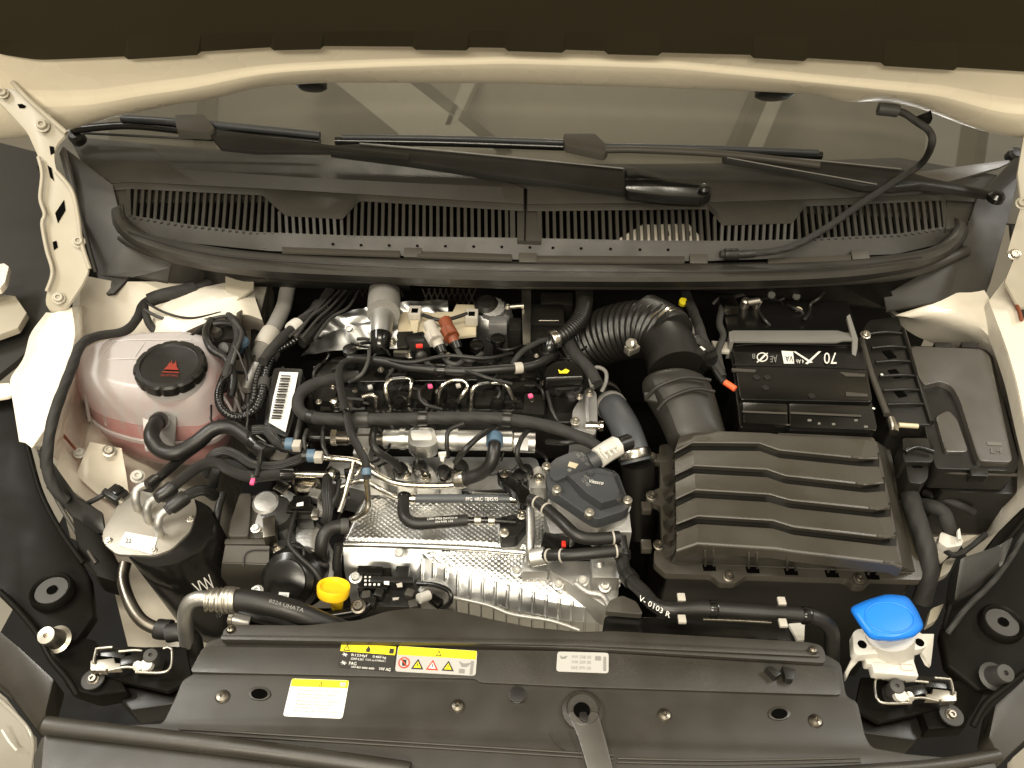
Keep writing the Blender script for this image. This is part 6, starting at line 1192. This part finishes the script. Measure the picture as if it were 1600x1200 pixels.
# ================================================================ battery
bt = thing('battery', 'glossy black car battery with white printed symbols on top', 'battery', (1250, 620, -.2))
prism('case', rnd([(1128, 470), (1325, 470), (1340, 520), (1372, 672), (1156, 668), (1140, 540)], 6, 3), .17, 'plastic_gloss', bt, z=-.004, bev=.004, seg=3)
prism('lid', rnd([(1144, 536), (1348, 540), (1364, 628), (1156, 624)], 6, 3), .01, 'plastic_gloss', bt, z=.003, bev=.003, seg=3)
tube('lid_groove', [(1148, 540, .0035), (1200, 537, .0045), (1330, 540, .0035)], 1.5, 'plastic_gloss', bt, seg=6); tube('lid_line', [(1145, 570, .0035), (1280, 573, .0035), (1354, 577, .0035)], 1.5, 'plastic_gloss', bt, seg=6)
for q in ([(1143, 575), (1182, 577), (1180, 581), (1144, 579)], [(1312, 581), (1352, 584), (1352, 588), (1322, 587)], [(1322, 612), (1356, 615), (1356, 619), (1322, 618)]): prism('mould_mark', q, .003, 'plastic_grey', bt, z=.0045, bev=.0006)
for x, y in [(1182, 590), (1199, 590), (1268, 619), (1196, 606)]: lathe('vent', (x, y, .0035), (0, 0, 1), [(.005, 0), (.0045, .0012), (.0005, .0012)], 'plastic_black', bt, 14)
prism('terminal_cover', rnd([(1160, 628), (1230, 631), (1231, 664), (1162, 660)], 3, 2), .03, 'plastic_gloss', bt, z=.006, bev=.003); prism('terminal_cover', rnd([(1233, 630), (1360, 634), (1370, 672), (1234, 667)], 3, 2), .03, 'plastic_gloss', bt, z=.006, bev=.003)
tube('cover_edge', [(1160, 643, .0075), (1229, 646, .0075)], 1.6, 'plastic_grey', bt, seg=6); tube('cover_edge', [(1235, 645, .0075), (1345, 650, .0075)], 1.8, 'plastic_grey', bt, seg=6); tube('cover_edge', [(1162, 659, .005), (1232, 664, .005), (1368, 672, .005)], 1.4, 'plastic_grey', bt, seg=6)
for x, y, w_ in [(1262, 655, 6), (1278, 660, 4), (1335, 655, 5), (1350, 665, 6), (1300, 661, 5)]: prism('mark', [(x, y), (x + w_, y), (x + w_, y + 3), (x, y + 3)], .0006, 'faint_print', bt, z=.0068, bev=0)
# printed symbols, upside down for the viewer
zt = .0042
text('70', [(1307, 551), (1287, 551), (1287, 569), (1307, 569)], zt, 'white_print', bt)
decal('print_block', [(1221, 548), (1239, 549), (1241, 568), (1225, 568)], zt - .0004, 'white_print', bt); text('VA', [(1239, 556), (1227, 556), (1227, 565), (1239, 565)], zt, 'black_print', bt)
decal('print_stroke', [(1239, 549), (1243, 549), (1270, 566), (1266, 567)], zt - .0002, 'white_print', bt); decal('print_stroke', [(1279, 549), (1283, 549), (1262, 569), (1258, 568)], zt + .0002, 'white_print', bt)
text('4 Ah', [(1256, 562), (1244, 562), (1244, 568), (1256, 568)], zt, 'white_print', bt)
text('AE', [(1214, 555), (1203, 557), (1203, 566), (1215, 567)], zt, 'grey_print', bt); text('8', [(1180, 553), (1175, 553), (1175, 561), (1180, 561)], zt, 'grey_print', bt)
c = [(1191 + 8 * math.cos(t), 558 + 6.5 * math.sin(t)) for t in [i * math.pi / 9 for i in range(18)]]
tube('recycling_ring', [(x, y, zt) for x, y in c] + [(c[0][0], c[0][1], zt)], 1.0, 'white_print', bt, seg=5); decal('ring_mark', [(1187, 561), (1195, 553), (1197, 555), (1189, 563)], zt, 'white_print', bt); tube('tick_stroke', [(1183, 566, zt), (1199, 552, zt)], 1, 'white_print', bt, seg=5)
# terminals and rear
for x, y, m in [(1184, 472, 'steel'), (1165, 472, 'zinc')]: lathe('terminal', (x, y, .006), (0, -.2, 1), [(.007, -.02), (.0065, .004), (.004, .006), (.0004, .006)], m, bt, 16)
box('terminal_clamp', (1140, 470, .012), (.022, .03, .014), 'steel_dark', bt, rot=4); tube('clamp_bolt', [(1168, 473, .012), (1186, 470, .014)], 6, 'zinc', bt)
for x, y, m in [(1206, 460, 'faint_print'), (1245, 462, 'faint_print'), (1248, 484, 'cream_metal')]: lathe('cable_lug', (x, y, -.0035), (0, -.3, 1), [(.006, -.003), (.0055, .0005), (.0004, .0008)], m, bt, 12)
st = thing('battery_strap', 'flat grey metal strap clamping the battery', 'strap', (1240, 525, .0))
prism('bar', rnd([(1142, 516), (1310, 516), (1318, 519), (1336, 520), (1336, 531), (1318, 531), (1308, 534), (1146, 533)], 3, 2), .003, 'strap_grey', st, z=.014, bev=.001); prism('bar_end', rnd([(1139, 518), (1146, 517), (1147, 534), (1140, 534)], 1, 2), .03, 'strap_grey', st, z=.0135, bev=.001)
prism('end_bracket', [(1323, 494, .03), (1328, 490, .03), (1341, 530, .016), (1340, 545, .01), (1336, 562, .0), (1331, 560, .0), (1332, 530, .014)], .004, 'strap_grey', st, bev=.001); bolt((1352, 524, .014), 8, 'zinc', st)
tr = thing('battery_tray', 'ribbed black battery tray wall beside the fuse box', 'tray', (1400, 580, -.15))
prism('wall', rnd([(1345, 520), (1358, 500), (1404, 494), (1412, 520), (1456, 664), (1395, 664), (1383, 640)], 5, 3), .14, 'plastic_black', tr, z=-.01, bev=.004)
for i in range(6):
    t = i / 5; tube('rib', [(1356 + 30 * t, 522 + 110 * t, -.006), (1385 + 38 * t, 519 + 112 * t, -.005), (1414 + 34 * t, 522 + 110 * t, -.010)], 2.6, 'plastic_black', tr, seg=8)
tube('edge_rail', [(1346, 530, -.004), (1360, 580, -.004), (1386, 648, -.004)], 5, 'plastic_grey', tr, seg=8); tube('edge_rail', [(1411, 515, -.008), (1432, 585, -.008), (1456, 660, -.008)], 4, 'plastic_black', tr, seg=8)
for x, y in [(1399, 583), (1406, 613), (1390, 553)]: box('slot', (x, y, -.0085), (.012, .016, .003), 'dark_cavity', tr, bev=0, rot=15)
tube('stud', [(1392, 656, .0), (1396, 668, .004), (1397, 676, .004)], 7, 'steel', tr); tube('hook', [(1404, 664, -.0), (1434, 666, .0)], 4, 'cream_metal', tr)
for (x, y) in [(1378, 585), (1365, 638)]: lathe('paint_spot', (x, y, .002), (0, 0, 1), [(.002, 0), (.0005, .001)], 'white_print', tr, 8)
# fuse box
fb = thing('fuse_box', 'large dark grey fuse box lid at the right fender', 'fuse box', (1510, 660, -.15))
prism('base', rnd([(1424, 548), (1552, 552), (1596, 725), (1590, 772), (1470, 768), (1456, 720)], 8, 3), .08, 'plastic_black', fb, z=-.05, bev=.004)
prism('lid', rnd([(1418, 540), (1535, 543), (1550, 552), (1592, 722), (1588, 736), (1462, 732), (1450, 690)], 8, 3), .035, 'plastic_black', fb, z=-.012, bev=.004, seg=3)
prism('raised_field', rnd([(1422, 541), (1533, 545), (1547, 556), (1583, 722), (1530, 720), (1500, 625), (1488, 603), (1470, 595), (1445, 602), (1436, 590)], 9, 4), .012, 'fuse_grey', fb, z=-.003, bev=.005, seg=3); prism('lower_field', rnd([(1462, 650), (1482, 640), (1496, 655), (1514, 706), (1478, 706)], 7, 3), .01, 'fuse_grey', fb, z=-.007, bev=.004, seg=3)
text('L4', [(1548, 708), (1566, 708), (1566, 700), (1548, 700)], -.0025, 'faint_print', fb); prism('mark', [(1542, 690), (1565, 691), (1566, 696), (1543, 695)], .0006, 'faint_print', fb, z=-.002, bev=0)
for x in (1474, 1516): prism('hinge_lug', [(x - 14, 534), (x + 14, 535), (x + 13, 543), (x - 13, 542)], .02, 'plastic_black', fb, z=-.005, bev=.001)
tube('lid_edge', [(1462, 736, -.02), (1510, 740, -.02), (1588, 742, -.02)], 3, 'plastic_grey', fb, seg=8); prism('latch', rnd([(1516, 730), (1544, 731), (1545, 744), (1517, 743)], 2, 2), .012, 'plastic_black', fb, z=-.008, bev=.002); tube('latch_bar', [(1520, 746, -.018), (1540, 747, -.018)], 3, 'plastic_grey', fb)
cy = thing('cable_grommet', 'black square cable boot in front of the battery tray', 'connector', (1432, 730, -.1)); prism('collar', rnd([(1410, 684), (1450, 684), (1462, 702), (1458, 722), (1412, 722)], 5, 3), .03, 'plastic_black', cy, z=-.012, bev=.004); prism('boot', rnd([(1414, 720), (1452, 720), (1450, 748), (1440, 756), (1420, 754)], 5, 3), .06, 'plastic_black', cy, z=-.02, bev=.004); tube('lip', [(1414, 706, -.006), (1432, 699, -.004), (1458, 706, -.006)], 4, 'plastic_gloss', cy); box('window', (1433, 726, -.0185), (.012, .008, .003), 'dark_cavity', cy)
for j, (pts, r) in enumerate([([(1420, 766, -.05), (1426, 790, -.04), (1436, 820, -.04), (1448, 860, -.05), (1450, 900, -.07), (1440, 940, -.1)], 15), ([(1442, 790, -.06), (1460, 793, -.045), (1474, 802, -.045), (1482, 822, -.05), (1488, 840, -.07)], 13), ([(1445, 770, -.08), (1470, 780, -.07), (1500, 790, -.07), (1520, 800, -.08)], 7), ([(1600, 835, -.02), (1580, 870, -.03), (1550, 910, -.035), (1510, 950, -.045), (1480, 990, -.06)], 5), ([(1465, 850, -.07), (1490, 868, -.06), (1512, 858, -.06), (1540, 835, -.06)], 5)]):
    hose('cable', ['thick taped cable descending right of the air box', 'second taped cable bending towards the right fender', 'thin cable below the fuse box', 'thin black cable on the right front support', 'thin cable near the white foam at right'][j], 'cable', pts, r, 'tape', lump=.06)
wf = thing('cable_clip', 'white plastic cable clip near the right fender', 'clip', (1484, 845, -.08)); prism('body', rnd([(1470, 830), (1490, 838), (1506, 842), (1504, 852), (1480, 856), (1466, 846)], 4, 2), .012, 'white_plastic', wf, z=-.055, bev=.002); prism('strap', [(1496, 828), (1500, 824), (1503, 842), (1497, 842)], .004, 'white_plastic', wf, z=-.045, bev=.001)
for x, y, rr_ in [(1478, 885, 18), (1492, 925, 10), (1458, 960, 18)]:
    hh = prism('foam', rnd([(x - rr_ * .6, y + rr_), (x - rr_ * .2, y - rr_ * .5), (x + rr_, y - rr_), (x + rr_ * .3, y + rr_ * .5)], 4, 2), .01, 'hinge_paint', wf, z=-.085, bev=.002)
# sensor wires between bellows and battery
for j, (pts, r, m) in enumerate([([(1068, 450, -.02), (1078, 475, .0), (1090, 505, .02), (1098, 530, .03), (1112, 560, .02), (1128, 590, .01)], 9, 'tape'), ([(1128, 480, .0), (1124, 505, .01), (1130, 525, .01), (1122, 550, .01), (1128, 580, .008)], 6, 'rubber_grey'), ([(1095, 545, .02), (1112, 570, .018), (1130, 598, .012)], 5, 'rubber')]):
    hose('cable', ['taped cable running down between bellows and battery', 'grey cable hanging beside the battery strap', 'short cable ending in the orange tip'][j], 'cable', pts, r, m, lump=.05)
g = thing('orange_tip', 'small orange red cable tip beside the battery', 'cable end', (1140, 602, .0)); tube('tip', [(1131, 596, .012), (1149, 608, .01)], 5, 'orange_plastic', g); tube('collar', [(1128, 593, .0125), (1133, 597, .012)], 6, 'plastic_black', g)
ma = thing('air_mass_sensor', 'black air mass sensor plug on the intake cuff', 'sensor', (1095, 545, .02)); box('body', (1092, 538, .04), (.03, .035, .03), 'plastic_black', ma, rot=35, bev=.003); box('plug', (1105, 553, .036), (.022, .02, .02), 'plastic_gloss', ma, rot=35); box('mark', (1098, 544, .0412), (.003, .008, .001), 'white_print', ma, rot=35, bev=0)
for i in range(4): box('rib', (1084 + i * 5, 535 + i * 3, .041), (.002, .02, .002), 'plastic_gloss', ma, rot=35, bev=0)
g = thing('cable_bracket', 'pale bracket and yellow cap behind the bellows', 'bracket', (1078, 505, .0)); prism('plate', [(1064, 497), (1082, 496), (1086, 512), (1092, 524), (1078, 518), (1066, 512)], .004, 'connector_grey', g, z=-.005, bev=.001); lathe('yellow_cap', (1067, 472, .0), (0, -.4, .9), [(.006, -.004), (.006, .003), (.0004, .004)], 'yellow_print', g, 12); prism('plate', [(1112, 532), (1140, 534), (1140, 550), (1120, 549)], .004, 'connector_grey', g, z=.0, bev=.001)

# ================================================================ washer filler
wf = thing('washer_filler', 'white washer bottle neck with a bright blue cap', 'washer bottle', (1395, 1030, -.12))
prism('collar', rnd([(1332, 988), (1342, 982), (1440, 988), (1450, 1008), (1440, 1014), (1340, 1024), (1334, 1018)], 6, 3), .012, 'white_plastic', wf, z=-.045, bev=.003)
tube('neck', [(1390, 985, -.03), (1392, 1020, -.07), (1394, 1050, -.11)], 36, 'white_plastic', wf, r1=30, seg=24)
for x, y, w_ in [(1390, 1030, .05), (1398, 1044, .045)]: box('thread_block', (x, y, -.055), (w_, .014, .012), 'white_plastic', wf, rot=-4, bev=.002)
for i in range(3): box('notch', (1412 + i * 3, 1024 + i * 9, -.052), (.012, .006, .01), 'white_plastic', wf, bev=.001)
prism('wing', [(1336, 1018, -.05), (1350, 1022, -.05), (1330, 1045, -.07), (1322, 1062, -.08), (1320, 1050, -.08)], .005, 'white_plastic', wf, bev=.001); prism('wing', [(1440, 990, -.05), (1460, 990, -.055), (1458, 1008, -.06), (1455, 1040, -.08), (1448, 1036, -.08), (1440, 1020, -.06)], .005, 'white_plastic', wf, bev=.001)
for x, y in [(1347, 1007), (1437, 1004)]: lathe('eyelet', (x, y, -.0448), (0, 0, 1), [(.0045, 0), (.0045, .0006), (.0004, .0007)], 'dark_cavity', wf, 14)
def capring(s, z): return [(1387 + (x - 1387) * s, 966 + (y - 966) * s, z) for x, y in rnd([(1326, 950), (1352, 938), (1385, 928), (1418, 931), (1434, 954), (1445, 980), (1428, 996), (1395, 1003), (1360, 1000), (1343, 978)], 9, 3)]
cap = rings('cap', [capring(.70, -.001), capring(.80, -.0015), capring(.92, -.0045), capring(.985, -.008), capring(1.0, -.012), capring(.995, -.02), capring(.95, -.03), capring(.88, -.034)], 'blue_plastic', wf, smooth=50)
cc = [(1390 + 38 * math.cos(t) + 6 * math.sin(t), 965 + 24 * math.sin(t), -.0010) for t in [i * math.pi / 14 for i in range(29)]]
tube('cap_rim', cc, 1.6, 'blue_plastic', cap, seg=8)
tube('wave_symbol', [(1376, 988, -.0055), (1382, 993, -.0055), (1390, 996, -.0055)], 1.4, 'blue_plastic', cap, seg=6)
